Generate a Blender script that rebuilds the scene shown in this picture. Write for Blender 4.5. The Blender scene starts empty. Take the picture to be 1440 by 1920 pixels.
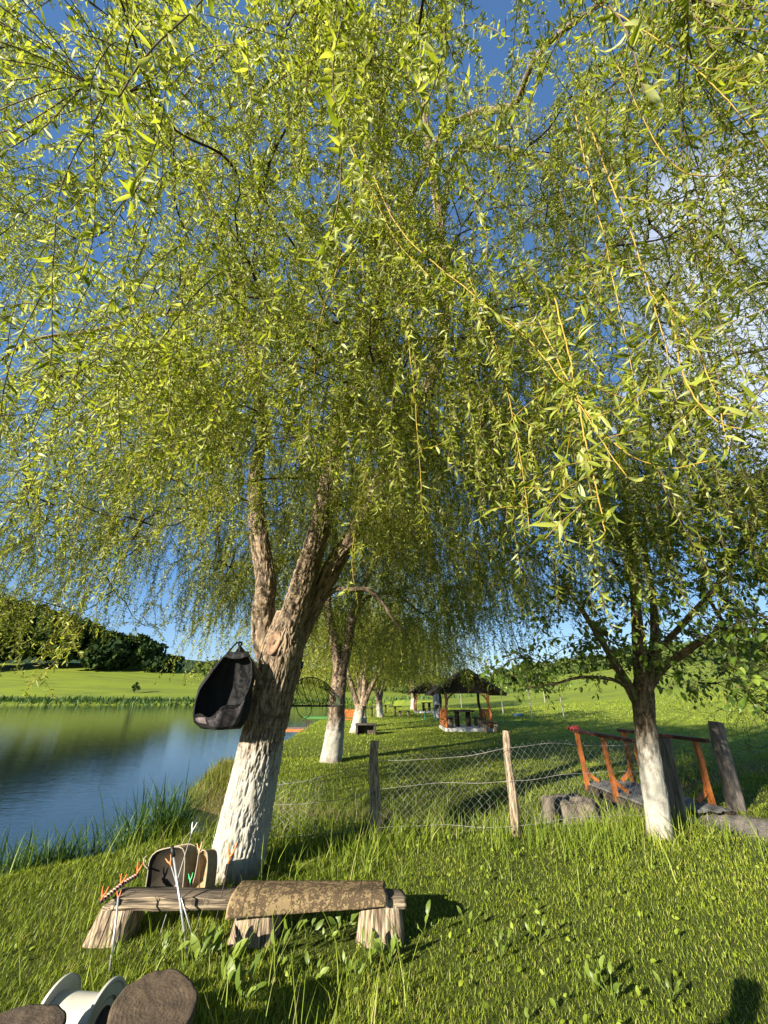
import bpy, math, numpy as np
from mathutils import Vector, Matrix
R = np.random.default_rng(7)
SC = bpy.context.scene
COL = SC.collection
PI = math.pi
# ------------------------------------------------------------------ camera maths (to read places off the photograph)
FPX = 730.0; TH = math.radians(25.0); CH = 1.75
_c, _s = math.cos(TH), math.sin(TH)
def ray(px, py):
    X = (px-720)/FPX; Y = -(py-960)/FPX
    return np.array([X, _c-Y*_s, _s+Y*_c])
def G(px, py, z=0.0):
    r = ray(px, py); return np.array([0, 0, CH]) + r*((z-CH)/r[2])
def D(px, py, y):
    r = ray(px, py); return np.array([0, 0, CH]) + r*(y/r[1])
def T(px, py, t):
    return np.array([0, 0, CH]) + ray(px, py)*t
# ------------------------------------------------------------------ noise
def _h(i, j, k, seed):
    n = (i.astype(np.int64)*374761393 + j.astype(np.int64)*668265263 + k.astype(np.int64)*2147483647 + seed*144665) & 0xffffffff
    n = ((n ^ (n >> 13))*1274126177) & 0xffffffff
    n = (n ^ (n >> 16)) & 0xffff
    return n/65535.0
def vnoise(P, seed=0):
    P = np.asarray(P, float); I = np.floor(P).astype(np.int64); F = P-I; F = F*F*(3-2*F)
    i, j, k = I[..., 0], I[..., 1], I[..., 2]; u, v, w = F[..., 0], F[..., 1], F[..., 2]
    r = 0
    for a in (0, 1):
        for b in (0, 1):
            for c in (0, 1):
                r = r + _h(i+a, j+b, k+c, seed)*(u if a else 1-u)*(v if b else 1-v)*(w if c else 1-w)
    return r
def fbm(P, oct=3, seed=0):
    P = np.asarray(P, float); a, r, t = 1.0, 0, 0
    for o in range(oct):
        r = r + a*vnoise(P*(2**o), seed+o); t += a; a *= .5
    return r/t
def n2(x, y, f, seed=0, oct=3):
    x = np.asarray(x, float); y = np.asarray(y, float)
    return fbm(np.stack([x*f, y*f, np.zeros_like(x)+.37], -1), oct, seed)
def nrm(v):
    return v/np.maximum(np.linalg.norm(v, axis=-1, keepdims=True), 1e-9)
def sst(a, b, x):
    t = np.clip((x-a)/(b-a), 0, 1); return t*t*(3-2*t)
# ------------------------------------------------------------------ objects
ROOT = {}
def tag(o, label=None, cat=None, group=None, kind=None):
    if label: o['label'] = label
    if cat: o['category'] = cat
    if group: o['group'] = group
    if kind: o['kind'] = kind
    return o
def thing(name, label, cat, loc=(0, 0, 0), group=None):
    o = bpy.data.objects.new(name, None); COL.objects.link(o); o.location = [float(v) for v in loc]
    o.empty_display_size = .1
    ROOT[o.name] = np.array(loc, float)
    return tag(o, label, cat, group)
def off(parent):
    p = parent; v = np.zeros(3)
    while p is not None:
        if p.name in ROOT: v = v+ROOT[p.name]
        p = p.parent
    return v
def mk(name, V, faces, mat, parent=None, attr=None, smooth=True, loc=None):
    """one mesh object; V in world space, moved under its parent (or its own origin)"""
    V = np.asarray(V, float)
    if parent is not None: V = V-off(parent)
    elif loc is not None: V = V-np.asarray(loc, float)
    if not isinstance(faces, list) or np.ndim(faces[0]) == 1: faces = [faces]
    faces = [np.asarray(f, np.int32) for f in faces if len(f)]
    us_ = np.zeros(len(V), bool)
    for f in faces: us_[f.ravel()] = True
    if not us_.all():
        mp_ = np.cumsum(us_)-1; V = V[us_]; faces = [mp_[f].astype(np.int32) for f in faces]
        if attr: attr = {k: np.asarray(a)[us_] for k, a in attr.items()}
    me = bpy.data.meshes.new(name)
    me.vertices.add(len(V)); me.vertices.foreach_set('co', V.astype(np.float32).ravel())
    nl = sum(f.size for f in faces); nf = sum(len(f) for f in faces)
    me.loops.add(nl); me.polygons.add(nf)
    me.loops.foreach_set('vertex_index', np.concatenate([f.ravel() for f in faces]))
    tot = np.concatenate([np.full(len(f), f.shape[1], np.int32) for f in faces])
    st = np.concatenate([[0], np.cumsum(tot)[:-1]]).astype(np.int32)
    me.polygons.foreach_set('loop_start', st)
    try: me.polygons.foreach_set('loop_total', tot)
    except Exception: pass
    me.polygons.foreach_set('use_smooth', np.full(nf, smooth))
    if attr:
        for k, a in attr.items():
            at = me.attributes.new(k, 'FLOAT', 'POINT'); at.data.foreach_set('value', np.asarray(a, np.float32))
    me.update(); me.validate()
    me.materials.append(mat)
    o = bpy.data.objects.new(name, me); COL.objects.link(o)
    if parent is not None: o.parent = parent
    elif loc is not None:
        o.location = [float(v) for v in loc]; ROOT[o.name] = np.asarray(loc, float)
    return o
class MB:
    """collects shapes, then links them as ONE mesh"""
    def __init__(s): s.V = []; s.Q = []; s.T = []; s.n = 0
    def add(s, V, Q=None, Tt=None):
        V = np.asarray(V, float)
        if Q is not None and len(Q): s.Q.append(np.asarray(Q, int)+s.n)
        if Tt is not None and len(Tt): s.T.append(np.asarray(Tt, int)+s.n)
        s.V.append(V); s.n += len(V); return s
    def box(s, c, size, rz=0, rx=0, ry=0, bev=.0):
        sx, sy, sz = [v/2 for v in size]
        M = Matrix.Rotation(rz, 3, 'Z') @ Matrix.Rotation(ry, 3, 'Y') @ Matrix.Rotation(rx, 3, 'X')
        b = min(bev, sx*.9, sy*.9, sz*.9)
        if b <= 0:
            P = [(x, y, z) for x in (-sx, sx) for y in (-sy, sy) for z in (-sz, sz)]
            Q = [(0, 1, 3, 2), (4, 6, 7, 5), (0, 4, 5, 1), (2, 3, 7, 6), (0, 2, 6, 4), (1, 5, 7, 3)]
            V = np.array(P) @ np.array(M).T+np.array(c); return s.add(V, Q)
        # chamfered box: 24 verts
        P = []; idx = {}
        for x in (-1, 1):
            for y in (-1, 1):
                for z in (-1, 1):
                    for ax in range(3):
                        q = [x*(sx-b), y*(sy-b), z*(sz-b)]; q[ax] = (x*sx, y*sy, z*sz)[ax]
                        idx[(x, y, z, ax)] = len(P); P.append(q)
        Q = []; Tt = []
        for ax in range(3):
            o = [a for a in range(3) if a != ax]
            for sg in (-1, 1):
                f = []
                for (u, v) in ((-1, -1), (1, -1), (1, 1), (-1, 1)):
                    k = [0, 0, 0]; k[ax] = sg; k[o[0]] = u; k[o[1]] = v; f.append(idx[(*k, ax)])
                Q.append(f if (sg > 0) ^ (ax == 1) else f[::-1])
            for u in (-1, 1):
                for v in (-1, 1):
                    k0 = [0, 0, 0]; k0[o[0]] = u; k0[o[1]] = v
                    ka = list(k0); ka[ax] = -1; kb = list(k0); kb[ax] = 1
                    Q.append([idx[(*ka, o[0])], idx[(*kb, o[0])], idx[(*kb, o[1])], idx[(*ka, o[1])]])
        for x in (-1, 1):
            for y in (-1, 1):
                for z in (-1, 1): Tt.append([idx[(x, y, z, a)] for a in range(3)])
        V = np.array(P) @ np.array(M).T+np.array(c); return s.add(V, Q, Tt)
    def bar(s, a, b, w, h=None, bev=.004):
        a = np.array(a, float); b = np.array(b, float); h = h or w; d = b-a; L = np.linalg.norm(d); d = d/L
        up = np.array([0, 0, 1.]) if abs(d[2]) < .95 else np.array([0, 1., 0])
        x = np.cross(d, up); x /= np.linalg.norm(x); y = np.cross(x, d)
        m = MB(); m.box((0, 0, 0), (w, L, h), bev=bev); V = m.V[0]
        V = V[:, :1]*x+V[:, 1:2]*d+V[:, 2:]*y+(a+b)/2
        return s.add(V, m.Q[0], m.T[0] if m.T else None)
    def tube(s, pts, r, n=8, cap=True, disp=None):
        V, Q, Tt = tube(pts, r, n, cap, disp); return s.add(V, Q, Tt)
    def build(s, name, mat, parent=None, smooth=False, loc=None, attr=None):
        return mk(name, np.concatenate(s.V), [np.concatenate(x) for x in (s.Q, s.T) if x], mat, parent, attr, smooth, loc)
def catmull(P, step):
    P = np.asarray(P, float)
    Q = np.vstack([2*P[0]-P[1], P, 2*P[-1]-P[-2]]); out = []
    for i in range(1, len(Q)-2):
        n = max(1, int(round(np.linalg.norm((Q[i+1]-Q[i])[:3])/step))); t = np.linspace(0, 1, n, endpoint=False)[:, None]
        a, b, c, d = Q[i-1], Q[i], Q[i+1], Q[i+2]
        out.append(.5*(2*b+(c-a)*t+(2*a-5*b+4*c-d)*t*t+(3*b-a-3*c+d)*t**3))
    out.append(Q[-2][None]); return np.concatenate(out)
def frames(P):
    P = np.asarray(P, float); t = nrm(np.gradient(P, axis=0))
    a = np.array([1., 0, 0]) if abs(t[0][0]) < .8 else np.array([0, 1., 0])
    x = nrm(a-t[0]*a.dot(t[0])); X = [x]
    for i in range(1, len(P)):
        x = X[-1]-t[i]*X[-1].dot(t[i]); x = x/max(np.linalg.norm(x), 1e-9); X.append(x)
    X = np.array(X); return t, X, np.cross(t, X)
def tube(P, r, n=8, cap=True, disp=None):
    P = np.asarray(P, float); K = len(P); r = np.broadcast_to(np.asarray(r, float), (K,))
    t, X, Y = frames(P); a = np.arange(n)*2*PI/n
    dirs = X[:, None]*np.cos(a)[None, :, None]+Y[:, None]*np.sin(a)[None, :, None]
    rr = np.repeat(r[:, None], n, 1)
    s = np.concatenate([[0], np.cumsum(np.linalg.norm(np.diff(P, axis=0), axis=1))])
    if disp is not None: rr = rr+disp(np.repeat(a[None], K, 0), np.repeat(s[:, None], n, 1), rr, P[:, None]+dirs*rr[..., None])
    V = (P[:, None]+dirs*rr[..., None]).reshape(-1, 3)
    i = np.arange(K-1)[:, None]*n; j = np.arange(n)[None]; j2 = (j+1) % n
    Q = np.stack([i+j, i+j2, i+n+j2, i+n+j], -1).reshape(-1, 4)
    Tt = None
    if cap:
        V = np.vstack([V, P[0], P[-1]]); b = len(V)-2; jj = np.arange(n); k2 = (jj+1) % n
        Tt = np.concatenate([np.stack([np.full(n, b), k2, jj], -1), np.stack([np.full(n, b+1), (K-1)*n+jj, (K-1)*n+k2], -1)])
    return V, Q, Tt
# ------------------------------------------------------------------ materials
def M_(name):
    m = bpy.data.materials.new(name); m.use_nodes = True; nt = m.node_tree
    return m, nt, nt.nodes['Principled BSDF']
def N(nt, kind, **kw):
    n = nt.nodes.new(kind)
    for k, v in kw.items():
        if k in n.inputs: n.inputs[k].default_value = v
        else: setattr(n, k, v)
    return n
def ramp(nt, fac, stops):
    r = nt.nodes.new('ShaderNodeValToRGB'); e = r.color_ramp.elements
    while len(e) < len(stops): e.new(.5)
    for q, (p, c) in zip(e, stops): q.position = p; q.color = (*c, 1)
    if fac is not None: nt.links.new(fac, r.inputs[0])
    return r
def math_(nt, op, a, b=None, c=None):
    n = nt.nodes.new('ShaderNodeMath'); n.operation = op
    for i, v in enumerate((a, b, c)):
        if v is None: continue
        if isinstance(v, (int, float)): n.inputs[i].default_value = v
        else: nt.links.new(v, n.inputs[i])
    return n.outputs[0]
def mixc(nt, f, a, b):
    n = nt.nodes.new('ShaderNodeMix'); n.data_type = 'RGBA'
    for k, v in ((0, f), (6, a), (7, b)):
        if isinstance(v, (int, float)): n.inputs[k].default_value = v
        elif isinstance(v, tuple): n.inputs[k].default_value = (*v, 1)
        else: nt.links.new(v, n.inputs[k])
    return n.outputs[2]
def coords(nt, scale=(1, 1, 1), out='Object', rot=(0, 0, 0)):
    tc = nt.nodes.new('ShaderNodeTexCoord'); mp = nt.nodes.new('ShaderNodeMapping'); mp.inputs['Scale'].default_value = scale
    mp.inputs['Rotation'].default_value = rot
    nt.links.new(tc.outputs[out], mp.inputs[0]); return mp.outputs[0]
def noise(nt, vec, scale, detail=4, rough=.55, dist=0):
    n = N(nt, 'ShaderNodeTexNoise', Scale=scale, Detail=detail, Roughness=rough, Distortion=dist)
    if vec is not None: nt.links.new(vec, n.inputs['Vector'])
    return n.outputs['Fac']
def bump(nt, p, h, strength=.5, dist=.01):
    b = N(nt, 'ShaderNodeBump', Strength=strength, Distance=dist); nt.links.new(h, b.inputs['Height'])
    nt.links.new(b.outputs[0], p.inputs['Normal']); return b
def simple(name, c1, c2, scale=8, rough=.8, bmp=.3, stretch=(1, 1, 1), detail=5, bdist=.01, lo=.3, hi=.7, spec=.3, metal=0):
    m, nt, p = M_(name); v = coords(nt, stretch); f = noise(nt, v, scale, detail)
    r = ramp(nt, f, [(lo, c1), (hi, c2)]); nt.links.new(r.outputs[0], p.inputs['Base Color'])
    p.inputs['Roughness'].default_value = rough; p.inputs['Specular IOR Level'].default_value = spec; p.inputs['Metallic'].default_value = metal
    if bmp: bump(nt, p, f, bmp, bdist)
    return m
def leaf_mat(name, stops, transl=.35, rough=.5, spec=.35, tint=(1.25, 1.25, .6)):
    m, nt, p = M_(name)
    a = N(nt, 'ShaderNodeAttribute', attribute_name='rnd')
    r = ramp(nt, a.outputs['Fac'], stops)
    nt.links.new(r.outputs[0], p.inputs['Base Color'])
    p.inputs['Roughness'].default_value = rough; p.inputs['Specular IOR Level'].default_value = spec
    tr = N(nt, 'ShaderNodeBsdfTranslucent')
    mm = nt.nodes.new('ShaderNodeMix'); mm.data_type = 'RGBA'; mm.blend_type = 'MULTIPLY'; mm.inputs[0].default_value = 1
    nt.links.new(r.outputs[0], mm.inputs[6]); mm.inputs[7].default_value = (*tint, 1)
    nt.links.new(mm.outputs[2], tr.inputs['Color'])
    mx = N(nt, 'ShaderNodeMixShader'); mx.inputs[0].default_value = transl
    nt.links.new(p.outputs[0], mx.inputs[1]); nt.links.new(tr.outputs[0], mx.inputs[2])
    nt.links.new(mx.outputs[0], nt.nodes['Material Output'].inputs['Surface'])
    return m
def bark_mat(name, wash_z=None, dark=(.065, .048, .034), light=(.42, .33, .225), lichen=True, mark=None, wash=(.335, .315, .265)):
    m, nt, p = M_(name)
    v = coords(nt, (1, 1, .28)); v1 = coords(nt, (1, 1, 1))
    at = N(nt, 'ShaderNodeAttribute', attribute_name='rdg')
    f = noise(nt, v, 34, 6, .65)
    big = noise(nt, v1, 3.5, 3)
    r = ramp(nt, f, [(.28, dark), (.5, tuple(.55*a+.45*b for a, b in zip(light, dark))), (.75, light)])
    warm = mixc(nt, math_(nt, 'MULTIPLY', big, .45), r.outputs[0], (.33, .21, .12))
    groove = mixc(nt, math_(nt, 'SUBTRACT', 1.0, at.outputs['Fac']), warm, dark)
    c = groove
    if lichen:
        ln = noise(nt, v1, 7, 5, .6); z = N(nt, 'ShaderNodeSeparateXYZ'); nt.links.new(v1, z.inputs[0])
        g = math_(nt, 'MULTIPLY', math_(nt, 'GREATER_THAN', ln, .685), .7)
        c = mixc(nt, g, c, (.42, .26, .03))
    if wash_z is not None:
        z = N(nt, 'ShaderNodeSeparateXYZ'); nt.links.new(v1, z.inputs[0])
        e = math_(nt, 'ADD', z.outputs[2], math_(nt, 'MULTIPLY', math_(nt, 'SUBTRACT', noise(nt, v, 14, 5, .7), .5), .8))
        e = math_(nt, 'SUBTRACT', e, math_(nt, 'MULTIPLY', math_(nt, 'SUBTRACT', at.outputs['Fac'], .6), .35))
        k = math_(nt, 'SUBTRACT', 1.0, math_(nt, 'SMOOTH_MIN', 1.0, math_(nt, 'MAXIMUM', math_(nt, 'MULTIPLY', math_(nt, 'SUBTRACT', e, wash_z-.2), 2.6), 0.0), .05))
        wn = noise(nt, v1, 60, 4); fl = noise(nt, v, 22, 6, .7)
        k = math_(nt, 'MULTIPLY', k, math_(nt, 'MINIMUM', 1.0, math_(nt, 'MAXIMUM', math_(nt, 'MULTIPLY', math_(nt, 'SUBTRACT', fl, .30), 9.0), .25)))
        w = ramp(nt, wn, [(.3, tuple(.86*a for a in wash)), (.6, wash)])
        mud = math_(nt, 'MULTIPLY', math_(nt, 'MAXIMUM', math_(nt, 'SUBTRACT', .30, math_(nt, 'ADD', z.outputs[2], math_(nt, 'MULTIPLY', fl, .3))), 0.0), 5.0)
        wc = mixc(nt, math_(nt, 'MINIMUM', mud, .65), w.outputs[0], (.16, .12, .075)); st = math_(nt, 'MULTIPLY', math_(nt, 'GREATER_THAN', noise(nt, v, 5, 5, .7), .60), .28)
        wc = mixc(nt, st, wc, (.30, .25, .18)); c = mixc(nt, k, c, wc)
    if mark is not None:
        d = N(nt, 'ShaderNodeVectorMath', operation='DISTANCE'); nt.links.new(v1, d.inputs[0]); d.inputs[1].default_value = mark
        q = math_(nt, 'ADD', d.outputs['Value'], math_(nt, 'MULTIPLY', noise(nt, v1, 30, 3), .07))
        c = mixc(nt, math_(nt, 'MULTIPLY', math_(nt, 'LESS_THAN', q, .085), .8), c, (.75, .13, .06))
    nt.links.new(c, p.inputs['Base Color'])
    p.inputs['Roughness'].default_value = .9; p.inputs['Specular IOR Level'].default_value = .15
    bump(nt, p, f, .6, .012)
    return m
# ------------------------------------------------------------------ sun, sky, camera
SUN_AZ = math.radians(45); SUN_EL = math.radians(19.5)      # direction the light travels, clockwise from +Y
SD = np.array([math.sin(SUN_AZ)*math.cos(SUN_EL), math.cos(SUN_AZ)*math.cos(SUN_EL), -math.sin(SUN_EL)])
sl = bpy.data.lights.new('sun', 'SUN'); sl.energy = 5.0; sl.angle = math.radians(.55); sl.color = (1.0, .925, .79)
so = bpy.data.objects.new('sun', sl); COL.objects.link(so); so.rotation_euler = Vector(SD).to_track_quat('-Z', 'Y').to_euler()
w = bpy.data.worlds.new('World'); SC.world = w; w.use_nodes = True; nt = w.node_tree
bg = nt.nodes['Background']; sky = N(nt, 'ShaderNodeTexSky', sky_type='NISHITA'); sky.sun_disc = False
sky.sun_elevation = SUN_EL; sky.sun_rotation = SUN_AZ+PI; sky.air_density = 1.0; sky.dust_density = .05; sky.ozone_density = 1.6
hs = N(nt, 'ShaderNodeHueSaturation', Saturation=1.12, Value=1.0); nt.links.new(sky.outputs[0], hs.inputs['Color'])
tc = N(nt, 'ShaderNodeTexCoord'); sep = N(nt, 'ShaderNodeSeparateXYZ'); nt.links.new(tc.outputs['Generated'], sep.inputs[0])
zz = math_(nt, 'MAXIMUM', sep.outputs[2], .04)
cx = math_(nt, 'DIVIDE', sep.outputs[0], zz); cy = math_(nt, 'DIVIDE', sep.outputs[1], zz)
cv = N(nt, 'ShaderNodeCombineXYZ'); nt.links.new(cx, cv.inputs[0]); nt.links.new(cy, cv.inputs[1])
cn = noise(nt, cv.outputs[0], 1.5, 7, .58, .3)
dv = N(nt, 'ShaderNodeVectorMath', operation='DOT_PRODUCT'); nt.links.new(tc.outputs['Generated'], dv.inputs[0])
cd = ray(1390, 600); cd = cd/np.linalg.norm(cd); dv.inputs[1].default_value = [float(x) for x in cd]
prox = math_(nt, 'MULTIPLY', math_(nt, 'MAXIMUM', math_(nt, 'SUBTRACT', dv.outputs['Value'], .93), 0.0), 6.0)
cf = math_(nt, 'MULTIPLY', math_(nt, 'SUBTRACT', math_(nt, 'ADD', cn, prox), .66), 3.2)
cf = math_(nt, 'MINIMUM', math_(nt, 'MAXIMUM', cf, 0.0), .62)
sr = ramp(nt, sep.outputs[2], [(0, (.50, .72, .98)), (.06, (.30, .56, .95)), (.22, (.13, .36, .80)), (.55, (.105, .275, .66)), (1, (.10, .23, .52))])
sm_ = N(nt, 'ShaderNodeVectorMath', operation='SCALE'); sm_.inputs['Scale'].default_value = 3.5; nt.links.new(sr.outputs[0], sm_.inputs[0])
skb = mixc(nt, .75, hs.outputs[0], sm_.outputs[0])
skc = mixc(nt, cf, skb, (4.6, 4.9, 5.5))
nt.links.new(skc, bg.inputs['Color']); bg.inputs['Strength'].default_value = .085
cam = bpy.data.cameras.new('camera'); co = bpy.data.objects.new('camera', cam); COL.objects.link(co)
co.location = (0, 0, CH); co.rotation_euler = (PI/2+TH, 0, 0); cam.sensor_fit = 'HORIZONTAL'; cam.sensor_width = 36
cam.lens = 36*FPX/1440; cam.clip_start = .05; cam.clip_end = 3000; SC.camera = co
SC.view_settings.view_transform = 'Standard'; SC.view_settings.look = 'None'; SC.view_settings.exposure = 1.62; SC.view_settings.gamma = 1
SC.cycles.max_bounces = 6; SC.cycles.diffuse_bounces = 3; SC.cycles.glossy_bounces = 2; SC.cycles.transmission_bounces = 3; SC.cycles.transparent_max_bounces = 8
SC.cycles.use_denoising = True
# ------------------------------------------------------------------ terrain
WL = -.55
SH = [(-300, -40), (-30, -2), (-12, 3.2)]+[tuple(G(a, b, -.2)[:2]) for a, b in ((-250, 1725), (0, 1645), (200, 1605), (335, 1572), (420, 1545))]
SH += [(-2.5, 9.0), (-3.1, 9.8)]+[tuple(G(a, b, WL)[:2]) for a, b in ((352, 1512), (352, 1482), (430, 1450), (515, 1412), (560, 1378), (608, 1353), (690, 1337), (748, 1331))]
SH += [(9, 86), (2, 97), (-20, 99), (-60, 97), (-120, 96), (-300, 100)]
SH = np.array(SH)
def sdist(x, y):
    """signed distance to the lake shore, + on land"""
    x = np.asarray(x, float); y = np.asarray(y, float); d = np.full(x.shape, 1e9); ins = np.zeros(x.shape, bool)
    n = len(SH)
    for i in range(n):
        a = SH[i]; b = SH[(i+1) % n]; e = b-a; t = np.clip(((x-a[0])*e[0]+(y-a[1])*e[1])/(e@e), 0, 1)
        d = np.minimum(d, np.hypot(x-a[0]-t*e[0], y-a[1]-t*e[1]))
        c = ((a[1] > y) != (b[1] > y)) & (x < (b[0]-a[0])*(y-a[1])/(b[1]-a[1]+1e-12)+a[0]); ins ^= c
    return np.where(ins, -d, d)
def pdist(x, y, P):
    x = np.asarray(x, float); d = np.full(x.shape, 1e9); P = np.asarray(P, float)
    for a, b in zip(P[:-1], P[1:]):
        e = b-a; t = np.clip(((x-a[0])*e[0]+(y-a[1])*e[1])/(e@e), 0, 1); d = np.minimum(d, np.hypot(x-a[0]-t*e[0], y-a[1]-t*e[1]))
    return d
DITCH = [(-2.7, 9.3), (-1.0, 8.4), (1.3, 7.9), (3.2, 8.2), (5.2, 9.5), (7.5, 11.2), (12, 14)]
PATH = [(4.9, 7.9), (5.3, 7.1), (6.3, 6.2), (9, 5.2)]
def H(x, y):
    x = np.asarray(x, float); y = np.asarray(y, float); d = sdist(x, y)
    z = .10*(n2(x, y, .35, 3)-.5)*sst(2, 8, np.hypot(x, y-4))+.03*(n2(x, y, 1.6, 5)-.5)
    u = np.maximum(x-9+0*y, 0); near = sst(140, 60, y)
    z = z+9.5*sst(0, 95, u)*1.0*sst(8, 45, y)+.02*np.maximum(y-60, 0)*sst(-15, 20, x)
    fl = np.maximum(y-97, 0)
    z = z+np.where(x < 25, (np.minimum(fl, 62)*(.10+.10*sst(-20, -120, x)))*sst(25, -20, x), 0)
    z = z-.38*np.exp(-(pdist(x, y, DITCH)/.55)**2)*sst(0, 1.2, d+.4)
    bank = sst(-.05, .75+.5*sst(60, 90, y), d)
    zl = WL+(z-WL)*bank
    return np.where(d > 0, zl, WL-.9*(1-np.exp(np.minimum(d, 0)/1.5)))
us = np.linspace(-6.0, 6.0, 460); gx = 3.4*np.sinh(us); vs = np.linspace(-4.0, 6.0, 430); gy = 5+3.4*np.sinh(vs)
X, Y = np.meshgrid(gx, gy); Z = H(X, Y)
ii = np.arange(len(gy)-1)[:, None]*len(gx)+np.arange(len(gx)-1)[None]
Qg = np.stack([ii, ii+1, ii+1+len(gx), ii+len(gx)], -1).reshape(-1, 4)
sd = sdist(X, Y)
pa = sst(.85, .3, pdist(X, Y, PATH)+.5*(n2(X, Y, 1.5, 9)-.5))
ba = np.maximum(sst(.75, .25, np.abs(sd)+.5*(n2(X, Y, .8, 4)-.5))*sst(60, 30, Y), sst(.6, .2, pdist(X, Y, DITCH)))
m, nt, p = M_('lawn'); v = coords(nt)
f1 = noise(nt, v, .5, 5, .6); f2 = noise(nt, v, 9, 6, .7); f3 = noise(nt, v, .06, 3)
g1 = ramp(nt, f1, [(.3, (.13, .175, .016)), (.7, (.21, .26, .024))])
g2 = ramp(nt, f2, [(.25, (.025, .04, .008)), (.55, (.17, .22, .02)), (.8, (.26, .29, .038))])
c = mixc(nt, .55, g1.outputs[0], g2.outputs[0]); c = mixc(nt, math_(nt, 'MULTIPLY', f3, .35), c, (.22, .25, .035))
f5 = noise(nt, coords(nt, (.3, 1.5, 1)), .11, 6, .7, .8); c = mixc(nt, math_(nt, 'MINIMUM', math_(nt, 'MULTIPLY', math_(nt, 'MAXIMUM', math_(nt, 'SUBTRACT', f5, .46), 0.0), 4.0), .75), c, (.09, .115, .024)); f6 = noise(nt, v, .9, 4, .7); c = mixc(nt, math_(nt, 'MULTIPLY', math_(nt, 'GREATER_THAN', f6, .66), .3), c, (.24, .21, .08))
pn = ramp(nt, noise(nt, v, 40, 5, .7), [(.3, (.10, .08, .06)), (.5, (.30, .25, .20)), (.75, (.52, .46, .38))])
bn = ramp(nt, noise(nt, v, 14, 5, .7), [(.3, (.035, .025, .016)), (.7, (.15, .10, .06))])
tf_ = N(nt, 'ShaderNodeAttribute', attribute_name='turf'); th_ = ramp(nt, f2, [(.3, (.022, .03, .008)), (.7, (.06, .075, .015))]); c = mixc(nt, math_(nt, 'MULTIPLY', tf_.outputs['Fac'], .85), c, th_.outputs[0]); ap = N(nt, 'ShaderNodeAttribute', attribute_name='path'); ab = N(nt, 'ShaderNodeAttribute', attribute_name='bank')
c = mixc(nt, ab.outputs['Fac'], c, bn.outputs[0]); c = mixc(nt, ap.outputs['Fac'], c, pn.outputs[0])
nt.links.new(c, p.inputs['Base Color']); p.inputs['Roughness'].default_value = .95; p.inputs['Specular IOR Level'].default_value = .1
bump(nt, p, f2, .8, .05); M_LAWN = m
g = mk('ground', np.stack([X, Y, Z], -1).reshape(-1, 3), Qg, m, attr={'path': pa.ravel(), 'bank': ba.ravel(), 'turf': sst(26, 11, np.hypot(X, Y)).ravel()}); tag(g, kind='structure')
# water
m, nt, p = M_('lake_water'); v = coords(nt, (1, 2.2, 1)); f = noise(nt, v, 4.0, 4, .6, .4); f_ = noise(nt, v, .9, 3, .5)
p.inputs['Base Color'].default_value = (.012, .022, .018, 1); p.inputs['Roughness'].default_value = .04; p.inputs['IOR'].default_value = 1.33
bump(nt, p, math_(nt, 'ADD', f, f_), .075, .045)
wv = np.array([(-320, -60, WL), (30, -60, WL), (30, 112, WL), (-320, 112, WL)], float)
tag(mk('water', wv, [[0, 1, 2, 3]], m), kind='structure')
# distant hills: a ring of wooded ridges
def ridge(name, y0, depth, xs, zf, mat, step=5, seed=0):
    xx = np.arange(xs[0], xs[1], step); tt = np.linspace(0, 1, 26); XX, TT = np.meshgrid(xx, tt)
    YY = y0+depth*TT; hh = np.interp(XX, zf[0], zf[1])*np.sin(np.minimum(TT*1.25, 1.0)*PI/2)**.8*(1-.5*sst(.8, 1, TT))
    ZZ = hh+9*(n2(XX, YY, .012, seed)-.5)*sst(0, .3, TT)+5.0*(n2(XX, YY, .11, seed+3, 2)-.4)*sst(0, .12, TT)
    i = np.arange(len(tt)-1)[:, None]*len(xx)+np.arange(len(xx)-1)[None]
    Q = np.stack([i, i+1, i+1+len(xx), i+len(xx)], -1).reshape(-1, 4)
    o = mk(name, np.stack([XX, YY, ZZ], -1).reshape(-1, 3), Q, mat); tag(o, kind='structure'); return o
m, nt, p = M_('wooded_hill'); v = coords(nt); f = noise(nt, v, .14, 5, .65); fb = noise(nt, v, .02, 2)
r = ramp(nt, f, [(.3, (.018, .034, .020)), (.55, (.035, .060, .028)), (.8, (.065, .095, .038))])
c = mixc(nt, math_(nt, 'MULTIPLY', fb, .4), r.outputs[0], (.035, .055, .045)); nt.links.new(c, p.inputs['Base Color'])
p.inputs['Roughness'].default_value = 1; p.inputs['Specular IOR Level'].default_value = 0; bump(nt, p, f, 1.0, 4.0)
ridge('hills', 330, 260, (-900, 1000), ([-900, -400, -200, -120, -40, 60, 160, 320, 1000], [60, 48, 37, 33, 26, 17, 17, 24, 40]), m)
m2, nt, p = M_('meadow_hill'); v = coords(nt); f = noise(nt, v, .05, 5, .6); f2 = noise(nt, v, .6, 4)
c = ramp(nt, f, [(.35, (.07, .10, .018)), (.7, (.15, .175, .032))]); c = mixc(nt, math_(nt, 'MULTIPLY', f2, .4), c.outputs[0], (.06, .085, .015)); nt.links.new(c, p.inputs['Base Color'])
p.inputs['Roughness'].default_value = 1; p.inputs['Specular IOR Level'].default_value = 0
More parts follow.
